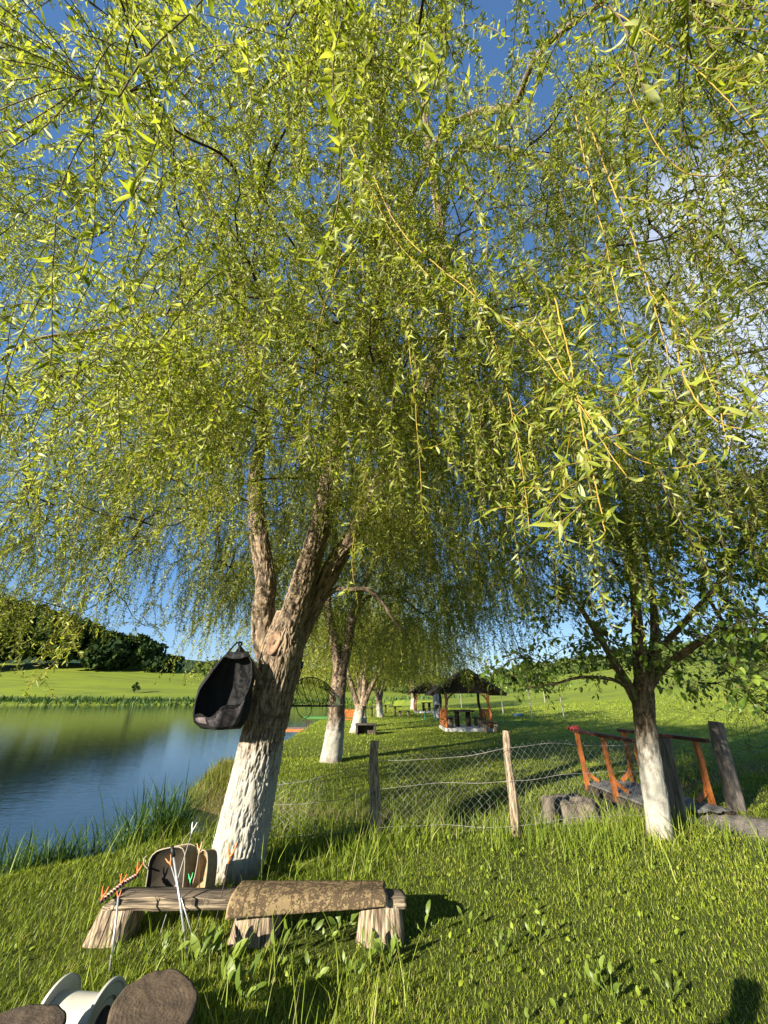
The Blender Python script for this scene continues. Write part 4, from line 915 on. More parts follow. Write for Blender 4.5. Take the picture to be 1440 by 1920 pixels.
MB().tube(np.array([sp0+np.array([-.2, -.02, -.09]), sp0+np.array([.3, -.06, -.09])]), .007, 8).build('axle_rod', M_WHITEP, spl, smooth=True)
# ---- black sling hanging from the branch stub
yb_ = 4.98
sl_ = thing('fishing_sling', 'black fabric fish sling hanging open from the branch stub on the left of the trunk', 'sling', D(430, 1290, yb_))
M_BAG = simple('black_cloth', (.003, .003, .0035), (.011, .010, .011), 7, .75, .5, bdist=.03); M_BAGG = simple('grey_mesh_cloth', (.028, .024, .026), (.06, .05, .053), 12, .8, .4)
lv = [(1364, 376, 452, .09), (1352, 366, 460, .13), (1335, 364, 465, .15), (1312, 367, 470, .15), (1290, 374, 472, .14), (1265, 392, 477, .11), (1243, 409, 474, .075), (1224, 427, 464, .03)]
lva = np.array(lv, float)
def sling_pt(am, t):
    am, t = np.broadcast_arrays(np.asarray(am, float), np.asarray(t, float)); py, xa, xb, dp = [np.interp(t, np.arange(len(lv)), lva[:, i]) for i in range(4)]
    rA = np.stack([ray(x_, y_) for x_, y_ in zip(xa.ravel(), py.ravel())]); rB = np.stack([ray(x_, y_) for x_, y_ in zip(xb.ravel(), py.ravel())])
    A_ = (rA*(yb_/rA[:, 1])[:, None]); B_ = (rB*(yb_/rB[:, 1])[:, None]); c_ = (A_+B_)/2; hw = (B_[:, 0]-A_[:, 0])/2; am = am.ravel(); t = t.ravel()
    f = 1+.10*np.sin(am*5+t*.6)+.07*np.sin(am*9+t*1.0)+.03*np.sin(am*17+t*1.6)
    return np.stack([c_[:, 0]+hw*np.cos(am)*(1+.02*np.sin(am*7+t)), yb_-dp.ravel()*np.sin(am)*f, CH+c_[:, 2]+.012*np.sin(am*3+t)], -1)
def tlow(am): return 1.5+2.3*np.clip((1.95-am)/1.6, 0, 1)**1.3+.25*np.sin(am*6)
nA, nT = 120, 64; AM, TT_ = np.meshgrid(np.linspace(0, 2*PI, nA, endpoint=False), np.linspace(0, 7, nT), indexing='ij')
V = sling_pt(AM, TT_).reshape(-1, 3); Q = []; Qg = []; Qp = []
for i in range(nA):
    for j in range(nT-1):
        am = (i+.5)*2*PI/nA; t_ = (j+.5)*7/(nT-1); q_ = (i*nT+j, ((i+1) % nA)*nT+j, ((i+1) % nA)*nT+j+1, i*nT+j+1)
        if .35 < am < 2.6 and tlow(am) < t_ < 6.5: continue
        Q.append(q_)
        if .5 < am < 1.9 and .35 < t_ < tlow(am)-.25: Qg.append(q_)
        if 2.0 < am < 2.55 and .5 < t_ < 1.35: Qp.append(q_)
bot = sling_pt(np.linspace(0, 2*PI, nA, endpoint=False), 0.0); V2_ = np.vstack([V, bot.mean(0)+np.array([0, 0, -.02])]); Tt = [(len(V2_)-1, ((i+1) % nA)*nT, i*nT) for i in range(nA)]
o = MB().add(V2_, Q, Tt).build('bag', M_BAG, sl_, smooth=True); o.modifiers.new('thick', 'SOLIDIFY').thickness = .006
for nm, qq, mt in (('front_panel', Qg, M_BAGG), ('lit_patch', Qp, simple('lit_pinkish_cloth', (.10, .075, .075), (.19, .15, .15), 10, .85, .3))):  # second patch: sunlit spot low on the black cloth, painted as paler pinkish colour
    Vg = V.copy(); Vg[:, 1] -= .005; o = mk(nm, Vg, np.array(qq), mt, sl_); o.modifiers.new('thick', 'SOLIDIFY').thickness = .004
q1 = np.linspace(.35, 2.6, 40); rimc = np.vstack([sling_pt(q1, tlow(q1)), sling_pt(np.full(20, 2.6), np.linspace(tlow(2.6), 6.5, 20)), sling_pt(np.linspace(2.6, .35, 12), 6.5), sling_pt(np.full(20, .35), np.linspace(6.5, tlow(.35), 20))])
MB().tube(rimc, .008, 8).build('rim_tape', M_BAG, sl_, smooth=True)
rings = {6: sling_pt(np.linspace(0, 2*PI, 48, endpoint=False), 6.0), 7: sling_pt(np.linspace(0, 2*PI, 48, endpoint=False), 7.0)}
hk = D(447, 1213, 5.09)
for s_ in (0, 1):
    q0 = rings[7][10]+np.array([.0, .01, 0]) if s_ else rings[6][20]
    MB().tube(catmull(np.array([q0, (q0+hk)/2+np.array([-.02+.05*s_, -.05, -.01]), hk+np.array([-.02+.03*s_, -.03, .04]), hk+np.array([.03, .02, .045]), rings[7][34]]), .02), .010, 8).build('strap', M_BAG, sl_, smooth=True)
# ---- landing net on the far side of the trunk
yn = 5.75; net = thing('landing_net', 'dark green landing net drying on the right side of the trunk', 'net', D(560, 1300, yn))
M_NET = simple('net_cord', (.012, .02, .008), (.03, .045, .016), 20, .8, 0)
def npt(u, w):     # u 0..1 along, w 0..1 up
    xx = 540+100*u; top = 1322-52*np.sin(np.clip(u*.86+.14, 0, 1)*PI)**.7; top = np.where(u > .98, 1320, top); yy_ = 1323+(top-1323)*w
    r = np.stack([ray(x_, y_) for x_, y_ in zip(np.ravel(xx), np.ravel(yy_))]); dep = yn+.14*np.sin(np.ravel(w)*PI)*np.sin(np.ravel(u)*PI)
    return np.array([0, 0, CH])+r*(dep/r[:, 1])[:, None]
mb = MB(); tt = np.linspace(0, 1, 24)
for k in range(58): mb.tube(npt(np.full(24, k/57)+.02*np.sin(tt*9+k), tt), .0026, 3, cap=False)
for k in range(30): mb.tube(npt(tt, np.full(24, k/29)+.012*np.sin(tt*12+k)), .0021, 3, cap=False)
for k in range(9):
    q = np.linspace(0, 1, 14); u0 = .1+.095*k; mb.tube(npt(np.clip(u0+.09*np.sin(q*PI+k), 0, 1), .1+.8*q), .003, 4, cap=False)
o = mb.build('mesh_bag', M_NET, net)
MB().tube(npt(np.linspace(0, 1, 30), np.zeros(30))+np.array([0, 0, -.004]), .011, 8).build('frame', M_BLACK, net, smooth=True)
MB().tube(npt(np.linspace(0, 1, 40), np.ones(40)), .006, 8).build('rim', M_BLACK, net, smooth=True)
MB().tube(catmull(np.array([D(562, 1268, yn), D(563, 1240, yn-.03), D(566, 1252, yn-.04), D(560, 1275, yn-.02), D(556, 1300, yn)]), .02), .006, 6).build('strap', M_BLACK, net, smooth=True)
MB().tube(catmull(np.array([D(555, 1325, yn), D(561, 1340, yn), D(572, 1347, yn), D(582, 1338, yn), D(584, 1324, yn)]), .02), .005, 6).build('strap', M_BLACK, net, smooth=True)
kx = D(563, 1247, yn-.1); MB().box(kx, (.08, .06, .11), .3, bev=.02).build('handle_clip', M_BLACK, net)
# ---- wire fence
P1b, P1t = G(702, 1572), D(702, 1389, 6.69); P2b, P2t = G(966, 1566), D(949, 1370, 6.76)
F = np.array([(-1.95, 6.35), (-1.1, 6.5), (P1b[0], P1b[1]-.02), (.8, 6.72), (P2b[0]-.02, P2b[1]-.03), (2.9, 6.95), (4.28, 7.28)])
fence = thing('wire_fence', 'sagging chain-link fence on two wooden posts between the big willow and the footbridge', 'fence', (.8, 6.72, 0))
def post(b, t, r, sd, mat, root, sq=False):
    P = catmull(np.array([b+np.array([0, 0, -.15]), b+(t-b)*.35+np.array([.015, 0, 0]), b+(t-b)*.7-np.array([.012, 0, 0]), t]), .03)
    fn = lambda a, s, rr, Pw: .10*rr*np.sin(a*2+sd)+.012*(vnoise(np.stack([np.cos(a)*4+sd, np.sin(a)*4, s*3], -1), sd)-.5)*2
    MB().tube(P, np.linspace(r*1.08, r*.92, len(P)), 24, True, fn).build('post', mat, root, smooth=True)
post(P1b, P1t, .062, 2, M_OLDWOOD, fence); post(P2b, P2t, .066, 5, M_OLDWOOD, fence)
sF = np.concatenate([[0], np.cumsum(np.linalg.norm(np.diff(F, axis=0), axis=1))])
def fxy(s): return np.interp(s, sF, F[:, 0]), np.interp(s, sF, F[:, 1])
def ftop(s): return np.interp(s, sF, [.62, .66, .93, .93, 1.07, 1.10, 1.08])+.02*np.sin(s*3.1)
mb = MB(); cell = .055; nc = int(sF[-1]/cell); rows = 19
for i in range(nc):
    k = np.arange(rows+1); s = (i+((k+i) % 2))*cell+.012*np.sin(k*1.3+i*.4); x, y = fxy(s); zt_ = ftop(s); z = zt_*(1-k/rows)+.04*np.sin(i*.35)*k/rows-.0; y = y+.02*np.sin(s*5+k*.5)-.01
    mb.tube(np.stack([x, y, np.maximum(z, -.05)], -1), .0016, 3, cap=False)
mb.build('chain_link', M_STEEL, fence)
for hf, sg in ((.97, .05), (.62, .06), (.13, .05)):
    mb = MB(); s = np.linspace(0, sF[-1], 120); x, y = fxy(s); z = ftop(s)*hf-sg*np.sin(s*1.15+hf*5)**2*.7+.006*np.sin(s*7+hf); mb.tube(np.stack([x, y-.03, z], -1), .003, 6); mb.build('straining_wire', simple('pale_wire', (.20, .19, .17), (.32, .30, .26), 20, .6, 0), fence, smooth=True)
# second, far right fence run
f2 = thing('wire_fence', 'short run of chain-link fence under the shrub at the right edge', 'fence', (9.2, 9.4, 0)); mb = MB()
A_, B_ = np.array([8.6, 9.3]), np.array([13.5, 8.8])
for i in range(58):
    k = np.arange(13); f = (i+((k+i) % 2))/58; z = 1.15*(1-k/12); mb.tube(np.stack([A_[0]+(B_[0]-A_[0])*f, A_[1]+(B_[1]-A_[1])*f, z+gz(9, 9)], -1), .0022, 3, cap=False)
mb.build('chain_link', M_STEEL, f2); MB().tube(np.array([[A_[0], A_[1], .75], [11, 9, .95], [B_[0], B_[1], .8]]), .005, 6).build('straining_wire', M_STEEL, f2, smooth=True)
# gate posts
gp = thing('gate_post', 'grey split gate post of leaning boards just right of the white tree trunk', 'post', G(1282, 1548))
for dx, tx, r in ((0, 0, .06), (-.13, .0, .05), (.02, -.1, .045)):
    b = G(1284, 1548)+np.array([dx, .05+abs(dx)*.3, 0]); t = D(1250+tx*60, 1386, 7.2)+np.array([dx*.6, 0, .02]); post(b, t, r, int(9+dx*50), M_GREYWOOD, gp)
g2 = thing('gate_post', 'thick weathered gate post leaning at the near end of the orange footbridge', 'post', G(1380, 1518)); post(G(1380, 1520), D(1342, 1354, 7.95), .125, 7, M_GREYWOOD, g2)
# ---- footbridge
zd = .09
bd = thing('footbridge', 'small footbridge with orange posts, dark red rails and a grey plank deck over the ditch', 'bridge', (4.75, 8.7, 0))
LA = np.array([4.20, 9.75, zd]); LB = np.array([4.34, 7.55, zd]); RA = np.array([5.15, 9.85, zd]); RB = np.array([5.52, 7.6, zd])
mb = MB(); nb = 11
for k in range(nb):     # planks along the deck
    f = (k+.5)/nb; a_ = LA+(RA-LA)*f; b_ = LB+(RB-LB)*f; mb.bar(a_+np.array([0, rg.normal()*.04, -.02]), b_+np.array([0, rg.normal()*.04, -.02+rg.normal()*.003]), .093, .035, .004)
mb.build('deck', M_GREYPLANK, bd)
for a_, b_ in ((LA, LB), (RA, RB)): MB().bar(a_+np.array([0, 0, -.10]), b_+np.array([0, 0, -.10]), .10, .12).build('beam', M_DARKWOOD, bd)
M_RAIL = simple('red_rail', (.05, .018, .013), (.11, .04, .028), 12, .7, .3, (1, .2, 1))
for (A_, B_, fs, sg) in ((LA, LB, (.06, .5, .95), -1), (RA, RB, (.06, .5, .84), 1)):
    tops = []
    for f in fs:
        b_ = A_+(B_-A_)*f+np.array([sg*.03, 0, 0]); t_ = b_+np.array([sg*.02, 0, .93-zd+.05]); tops.append(t_)
        q = catmull(np.array([b_+np.array([-sg*.0, 0, -.12]), b_+np.array([0, 0, .25]), b_+np.array([sg*.02, 0, .6]), t_]), .05); mb = MB()
        for i in range(len(q)-1): mb.bar(q[i], q[i+1]+(q[i+1]-q[i])*.02, .075, .07, 0)
        mb.build('post', M_ORANGE, bd)
        q = catmull(np.array([b_+np.array([0, -.0, .32]), b_+np.array([-sg*.06, 0, .16]), b_+np.array([-sg*.24, 0, .02])]), .05); mb = MB()
        for i in range(len(q)-1): mb.bar(q[i], q[i+1]+(q[i+1]-q[i])*.05, .055, .06, 0)
        mb.build('brace', M_ORANGE, bd)
    MB().bar(tops[0]+nrm(A_-B_)*.15+np.array([0, 0, .035]), tops[-1]+nrm(B_-A_)*.25+np.array([0, 0, .035]), .09, .06).build('rail', M_RAIL, bd)
rag = thing('rag', 'crumpled red rag lying on the far end of the left bridge rail', 'rag', LA+np.array([0, .1, .93])); Pp = []
for i in range(9):
    for j in range(7): Pp.append(LA+np.array([-.04+(i-4)*.03+.02*math.sin(j*2+i), -.02+(j-3)*.025+.02*math.sin(i*1.7), .98+.05*abs(math.sin(i*1.3+j*.9))-.02*abs(j-3)]))
Q = [(i*7+j, (i+1)*7+j, (i+1)*7+j+1, i*7+j+1) for i in range(8) for j in range(6)]; o = mk('cloth', np.array(Pp), np.array(Q), simple('red_cloth', (.26, .03, .03), (.38, .06, .06), 14, .8, .3), rag); o.modifiers.new('thick', 'SOLIDIFY').thickness = .008
# ---- old stump by the ditch
sc_ = np.array([3.1, 7.95, -.2]); st_ = thing('tree_stump', 'broad grey rotting tree stump behind the fence, left of the footbridge', 'stump', sc_)
def stump_mesh(c, r, h, sd):
    n = 60; a = np.arange(n)*2*PI/n; R_ = []
    for f, k in ((1.55, 0), (1.25, .15), (1.08, .4), (1.0, .7), (.96, .92), (.88, 1.0), (.6, 1.02), (.3, .96), (.05, .94)):
        rr = r*f*(1+.22*(vnoise(np.stack([np.cos(a)*2.2+sd, np.sin(a)*2.2, a*0+k], -1), sd)-.5)*2+.08*(vnoise(np.stack([np.cos(a)*7, np.sin(a)*7, a*0+k*3], -1), sd+2)-.5)*2*(1.3-k*.5))
        R_.append(np.stack([c[0]+rr*np.cos(a), c[1]+rr*np.sin(a), c[2]+h*k*(.85+.3*vnoise(np.stack([np.cos(a)*1.5, np.sin(a)*1.5, a*0], -1), sd+5))], -1))
    V = np.concatenate(R_); return V, np.array([(i*n+j, i*n+(j+1) % n, (i+1)*n+(j+1) % n, (i+1)*n+j) for i in range(len(R_)-1) for j in range(n)])
V, Q = stump_mesh(sc_, .42, .36, 6); mk('wood', V, Q, simple('rotten_wood', (.04, .034, .026), (.17, .14, .10), 9, .95, .9, (1, 1, .3), 6, .03), st_)
# ---- gazebo
def gazebo(loc, lab):
    g_ = thing('gazebo', lab, 'gazebo', loc, 'gazebos on the lawn'); x, y, z = loc; W, Dp = 1.12, 1.15
    MB().box((x, y, z+.02), (2*W+.25, 2*Dp+.2, .26), bev=.02).build('plinth', M_WHITE, g_)
    for sx_ in (-1, 1):
        for sy_ in (-1, 1):
            b_ = np.array([x+sx_*W, y+sy_*Dp, z+.12]); MB().tube(catmull(np.array([b_, b_+np.array([sx_*.05, 0, .6]), b_+np.array([-sx_*.03, 0, 1.2]), b_+np.array([0, 0, 1.72])]), .1), .075, 10).build('post', M_ORANGE if sy_ < 0 else M_DARKWOOD, g_, smooth=True)
        mb = MB()
        for k in range(5):
            yy0 = y-Dp+.1+k*.5; mb.tube(catmull(np.array([(x+sx_*W, yy0, z+.15), (x+sx_*(W+.05), yy0+.18, z+.4), (x+sx_*W, yy0+.1, z+.8), (x+sx_*W, yy0+.3, z+.95)]), .08), .045, 8)
        mb.tube(np.array([(x+sx_*W, y-Dp, z+.95), (x+sx_*W, y+Dp, z+.95)]), .05, 8); mb.tube(np.array([(x+sx_*W, y-Dp, z+.3), (x+sx_*W, y+Dp, z+.3)]), .04, 8)
        mb.build('railing', M_ORANGE, g_, smooth=True)
        br_ = MB(); br_.tube(catmull(np.array([(x+sx_*W, y-Dp-.01, z+1.2), (x+sx_*(W-.15), y-Dp-.01, z+1.55), (x+sx_*(W-.42), y-Dp-.01, z+1.76)]), .08), .04, 8); br_.build('bracket', M_ORANGE, g_, smooth=True)
    for sy_ in (-1, 1): MB().box((x, y+sy_*Dp, z+1.83), (2*W+.5, .14, .16), bev=.01).build('beam', M_DARKWOOD, g_)
    ze, zr, ov, yo = z+1.72, z+2.92, 1.93, 1.75
    for sx_ in (-1, 1):
        mb = MB(); th_ = .07
        V = np.array([(x, y-yo, zr), (x, y+yo, zr), (x+sx_*ov, y+yo, ze), (x+sx_*ov, y-yo, ze)]); V = np.vstack([V, V-np.array([0, 0, th_])])
        mb.add(V, [(0, 1, 2, 3), (7, 6, 5, 4), (0, 3, 7, 4), (1, 5, 6, 2), (2, 6, 7, 3), (0, 4, 5, 1)]); mb.build('roof', M_ROOF, g_)
        MB().bar(np.array([x+sx_*.02, y-yo-.03, zr-.03]), np.array([x+sx_*ov, y-yo-.03, ze-.03]), .05, .16).build('bargeboard', M_DARKWOOD, g_)
    for sy_ in (-1, 1):
        yq = y+sy_*(Dp+.02); V = np.array([(x-1.62, yq, z+1.86), (x+1.62, yq, z+1.86), (x, yq, z+2.84)]); V = np.vstack([V, V+np.array([0, .05, 0])]); MB().add(V, [(0, 1, 4, 3), (1, 2, 5, 4), (2, 0, 3, 5)], [(0, 2, 1), (3, 4, 5)]).build('gable', M_DARKWOOD, g_)
    return g_
gl = np.array([4.35, 23.8, gz(4.35, 23.8)]); gazebo(gl, 'near wooden gazebo with a dark pitched roof on a white plinth')
gb = G(800, 1336); gb[2] = gz(gb[0], gb[1]); gazebo(gb, 'farther gazebo half hidden behind the near one')
def table(loc, lab, w=1.1, d=.7, h=.75, mat=M_DARKWOOD, leg=M_DARKWOOD, group=None, ped=False):
    t = thing('picnic_table', lab, 'table', loc, group); x, y, z = loc; MB().box((x, y, z+h), (w, d, .06), bev=.01).build('tabletop', mat, t)
    for s_ in ((0,) if ped else (-1, 1)): MB().tube(np.array([(x+s_*w*.3, y, z-.02), (x+s_*w*.3, y, z+h-.03)]), .13 if not ped else .09, 10).build('leg', leg, t, smooth=True)
    return t
def lbench(loc, lab, w=1.2, rz=0., mat=M_DARKWOOD, leg=M_OLDWOOD, back=False, h=.42, group=None):
    t = thing('garden_bench', lab, 'bench', loc, group); c, s_ = math.cos(rz), math.sin(rz); q = np.array(loc)
    MB().box(q+np.array([0, 0, h]), (w, .32, .06), rz, bev=.01).build('seat', mat, t)
    for k in (-1, 1): MB().tube(np.array([q+np.array([c*k*w*.35, s_*k*w*.35, -.02]), q+np.array([c*k*w*.35, s_*k*w*.35, h-.03])]), .1, 10).build('leg', leg, t, smooth=True)
    if back: MB().box(q+np.array([-s_*.17, c*.17, h+.3]), (w, .05, .42), rz, bev=.01).build('backrest', mat, t)
f_ = gl+np.array([0, 0, .15])
table(f_+np.array([-.1, 0, 0]), 'dark table in the middle of the near gazebo', 1.0, 1.4)
lbench(f_+np.array([-.8, -.1, 0]), 'log bench on the left side inside the near gazebo', 1.5, PI/2); lbench(f_+np.array([.72, .0, 0]), 'log bench on the right side inside the near gazebo', 1.5, PI/2)
lbench(gl+np.array([1.0, -1.55, 0]), 'short bench in front of the right corner of the near gazebo', .75, 0)
table(gb+np.array([0, 0, .15]), 'table inside the farther gazebo', 1.0, 1.4)
q = G(821, 1346); q[2] = gz(q[0], q[1]); bq = thing('barbecue', 'tall grey mottled barbecue stove between the two gazebos', 'barbecue', q); M_STONE = simple('grey_stone', (.10, .10, .11), (.34, .34, .36), 5, .9, .5)
MB().box(q+np.array([0, 0, .85]), (.62, .6, 1.7), bev=.03).build('stove_body', M_STONE, bq); MB().box(q+np.array([0, 0, 1.95]), (.4, .4, .5), bev=.02).build('chimney', M_STONE, bq); MB().box(q+np.array([0, -.31, .8]), (.36, .04, .3), bev=.01).build('fire_opening', M_BLACK, bq)
q = G(807, 1350); q[2] = gz(q[0], q[1]); t = thing('side_table', 'small table with teal legs left of the near gazebo', 'table', q); MB().box(q+np.array([0, 0, .72]), (.95, .5, .05), bev=.01).build('tabletop', M_DARKWOOD, t); M_TEAL = simple('teal_paint', (.02, .16, .15), (.03, .24, .22), 8, .6, .1)
for k in (-1, 1):
    for j in (-1, 1): MB().bar(q+np.array([k*.4, j*.18, -.02]), q+np.array([k*.32, j*.1, .70]), .05).build('leg', M_TEAL, t)
GT_ = 'small tables on the lawn by the far water'
for px, py, lab in ((697, 1344, 'small pedestal table nearest the white willow trunks'), (723, 1337, 'small pedestal table at the water edge, middle of three'), (741, 1342, 'small pedestal table farthest right by the low bench')):
    q = G(px, py); q[2] = gz(q[0], q[1]); table(q, lab, 1.15, .7, .72, group=GT_, ped=True)
q = G(747, 1343); q[2] = gz(q[0], q[1]); lbench(q+np.array([.5, 0, 0]), 'low dark bench right of the small pedestal tables', 1.0)
q = G(652, 1366)+np.array([0, .3, 0]); q[2] = gz(q[0], q[1]); lbench(q, 'orange wooden seat with a backrest left of the leaning willow', 1.0, .1, M_ORANGE, M_ORANGE, True)
q = G(686, 1377); q[2] = gz(q[0], q[1]); bx = thing('fire_box', 'low dark open-fronted box right of the leaning willow trunk', 'fire box', q); M_SOOT = simple('sooty_brick', (.025, .02, .018), (.09, .07, .055), 8, .95, .5)
for c_, s_, nm in (((-.42, 0, .2), (.1, .5, .4), 'side_wall'), ((.42, 0, .2), (.1, .5, .4), 'side_wall'), ((0, .22, .2), (.74, .06, .4), 'back_wall'), ((0, 0, .43), (1.0, .56, .06), 'lid')): MB().box(q+np.array(c_), s_, bev=.008).build(nm, M_SOOT, bx)
# jetties
def jetty(c, w, d, z, lab, mat, edge, rz=0.):
    t = thing('fishing_jetty', lab, 'jetty', (c[0], c[1], WL), 'fishing jetties along the shore'); q = np.array([c[0], c[1], z]); mb = MB()
    for k in range(7): mb.box(q+np.array([0, (k-3)*d/7, 0]), (w, d/7*.92, .04), bev=.004)
    mb.build('deck', mat, t); MB().box(q+np.array([0, -d/2-.02, -.07]), (w, .045, .14), bev=.005).build('fascia', edge, t)
    for k in (-1, 1):
        for j in (-1, 1): MB().bar(q+np.array([k*w*.4, j*d*.4, -1.2]), q+np.array([k*w*.4, j*d*.4, -.03]), .10).build('pile', M_DARKWOOD, t)
jetty((-5.25, 25.0), 2.0, 1.2, -.02, 'orange-edged fishing jetty over the water, nearest of the jetties', simple('worn_deck', (.10, .07, .05), (.22, .15, .11), 12, .9, .3), M_ORANGE)
M_GREEN = simple('green_paint', (.03, .10, .018), (.06, .17, .03), 9, .7, .2)
jetty((-4.9, 33.5), 2.3, 1.3, .16, 'green painted fishing jetty beyond the orange-edged one', M_GREEN, M_GREEN)
jetty((-4.2, 42), 2.2, 1.3, .05, 'reddish fishing jetty glimpsed behind the willow trunks', M_ORANGE, M_ORANGE)
q = ground_at(972, 1343); bt = thing('wash_tub', 'flat blue tub lying on the lawn right of the near gazebo', 'tub', q); n = 28; a = np.arange(n)*2*PI/n
V = np.concatenate([np.stack([q[0]+.5*r*np.cos(a), q[1]+.4*r*np.sin(a), np.full(n, q[2]+z)], -1) for r, z in ((.8, .0), (1, .16), (1.05, .17), (.95, .16), (.78, .03), (.02, .03))]); MB().add(V, [(i*n+j, i*n+(j+1) % n, (i+1)*n+(j+1) % n, (i+1)*n+j) for i in range(5) for j in range(n)]).build('basin', simple('blue_plastic', (.10, .2, .34), (.15, .28, .45), 8, .4, 0), bt, smooth=True)
# ---- the photographer, standing left of the lens, out of the picture (only the shadow shows)
px0 = np.array([-.93, .30, 0.]); pr = thing('person', 'person in dark clothes standing outside the view, one arm held out', 'person', px0)
f3 = np.array([math.sin(.55), math.cos(.55), 0]); r3 = np.array([f3[1], -f3[0], 0])
J = {}
def jp(n_, r, f, z): J[n_] = px0+r3*r+f3*f+np.array([0, 0, z])
for n_, r, f, z in (('pel', 0, 0, .95), ('waist', 0, .01, 1.1), ('chest', 0, 0, 1.3), ('neck', 0, 0, 1.46), ('nk2', 0, .02, 1.53), ('hd', 0, .04, 1.62), ('top', 0, .03, 1.71), ('hL', -.1, 0, .9), ('kL', -.12, .03, .5), ('aL', -.13, -.02, .09), ('tL', -.15, .16, .035), ('hR', .1, 0, .9), ('kR', .12, .03, .5), ('aR', .14, -.03, .09), ('tR', .17, .15, .035), ('sL', -.19, 0, 1.4), ('eL', -.26, .0, 1.12), ('wL', -.25, .12, .88), ('sR', .19, 0, 1.41), ('eR', .45, .12, 1.33), ('wR', .66, .26, 1.44), ('hdR', .73, .31, 1.5)): jp(n_, r, f, z)
E_ = [('pel', 'waist'), ('waist', 'chest'), ('chest', 'neck'), ('neck', 'nk2'), ('nk2', 'hd'), ('hd', 'top'), ('pel', 'hL'), ('hL', 'kL'), ('kL', 'aL'), ('aL', 'tL'), ('pel', 'hR'), ('hR', 'kR'), ('kR', 'aR'), ('aR', 'tR'), ('neck', 'sL'), ('sL', 'eL'), ('eL', 'wL'), ('neck', 'sR'), ('sR', 'eR'), ('eR', 'wR'), ('wR', 'hdR')]
Rr = dict(pel=.15, waist=.14, chest=.16, neck=.07, nk2=.055, hd=.10, top=.075, hL=.095, kL=.06, aL=.045, tL=.035, hR=.095, kR=.06, aR=.045, tR=.035, sL=.07, eL=.045, wL=.03, sR=.07, eR=.045, wR=.032, hdR=.035)
names = list(J); me = bpy.data.meshes.new('body'); me.from_pydata([tuple(J[k]-px0) for k in names], [(names.index(a_), names.index(b_)) for a_, b_ in E_], []); me.update()
ob = bpy.data.objects.new('body', me); COL.objects.link(ob); ob.parent = pr; sk = ob.modifiers.new('skin', 'SKIN'); me.skin_vertices[0].data[0].use_root = True
for k, n_ in enumerate(names): me.skin_vertices[0].data[k].radius = (Rr[n_], Rr[n_]*(.75 if n_ in ('chest', 'waist', 'pel') else 1))
ob.modifiers.new('sub', 'SUBSURF').levels = 2; ob.modifiers['sub'].render_levels = 2; me.materials.append(simple('dark_clothes', (.05, .06, .09), (.09, .10, .14), 12, .9, .2))
# fingers folded round the phone
for k in range(5):
    b_ = J['hdR']+np.array([0, 0, .02-.018*k]); m2_ = bpy.data.meshes.new('finger'); d1 = r3*.4+f3*.6
    q = [b_, b_+d1*.05+r3*.01, b_+d1*.08-r3*.01*(k+1)*.3, b_+d1*.085-r3*.03]; MB().tube(catmull(np.array(q), .01), .009, 8).build('finger', simple('skin', (.4, .24, .17), (.5, .3, .22), 10, .6, 0), pr, smooth=True)
MB().box(J['hdR']+r3*.06+f3*.05+np.array([0, 0, .02]), (.075, .009, .15), -.55, bev=.004).build('phone', M_BLACK, None) if False else None
# ------------------------------------------------------------------ grass, reeds and leafy weeds
rgr = np.random.default_rng(99)
def blades(P, L, Wd, az, lean, bend, rng):
    """three-section blades that curve over"""
    M = len(P); d = np.stack([np.cos(az), np.sin(az), np.zeros(M)], -1); s = np.stack([-np.sin(az+rng.normal(size=M)*.6), np.cos(az+rng.normal(size=M)*.6), np.zeros(M)], -1); Vs = []
    for t, w_ in ((0, 1.), (.4, .85), (.75, .55), (1., .04)):
        h = L*t*(np.cos(lean)-.35*bend*t); f = L*t*(np.sin(lean)+bend*t*.8); c = P+d*f[:, None]; c[:, 2] += h; hw = (Wd*w_*.5)[:, None]; Vs += [c-s*hw, c+s*hw]
    V = np.stack(Vs, 1); b = (np.arange(M)*8)[:, None]; Q = np.stack([np.array([2*i, 2*i+1, 2*i+3, 2*i+2])[None]+b for i in range(3)], 1).reshape(-1, 4)
    return V.reshape(-1, 3), Q
def polar(n, r0, r1, a0, a1, pw, rng):
    u = rng.random(n); e = 2-pw; r = (r0**e+(r1**e-r0**e)*u)**(1/e); a = rng.uniform(a0, a1, n); return r*np.sin(a), r*np.cos(a), r
OBST = [(-1.125, 2.775, .2), (-1.66, 2.545, .2), (B2[0], B2[1]+.2, .25), (base[0], base[1], .27), (BF[0], yf, .14), (gl[0], gl[1], 1.3), (P1b[0], P1b[1], .05)]
def ok_spot(x, y):
    k = (sdist(x, y) > .02)
    for ox, oy, r in OBST: k &= np.hypot(x-ox, y-oy) > r
    k &= ~((x > 4.15) & (x < 5.55) & (y > 7.5) & (y < 9.9))
    k &= ~((np.abs(x-gl[0]) < 1.25) & (np.abs(y-gl[1]) < 1.25))
    pd = pdist(x, y, PATH); k &= (pd > .35+.35*n2(x, y, 1.5, 9))
    dd = pdist(x, y, DITCH); k &= (dd > .28) | (rgr.random(len(x)) < .35)
    return k
M_GRASS = leaf_mat('grass_blade', [(0, (.095, .14, .01)), (.4, (.18, .235, .016)), (.75, (.26, .31, .024)), (.93, (.33, .35, .045)), (1, (.36, .31, .10))], .3, .55, .3, (1.2, 1.2, .55))
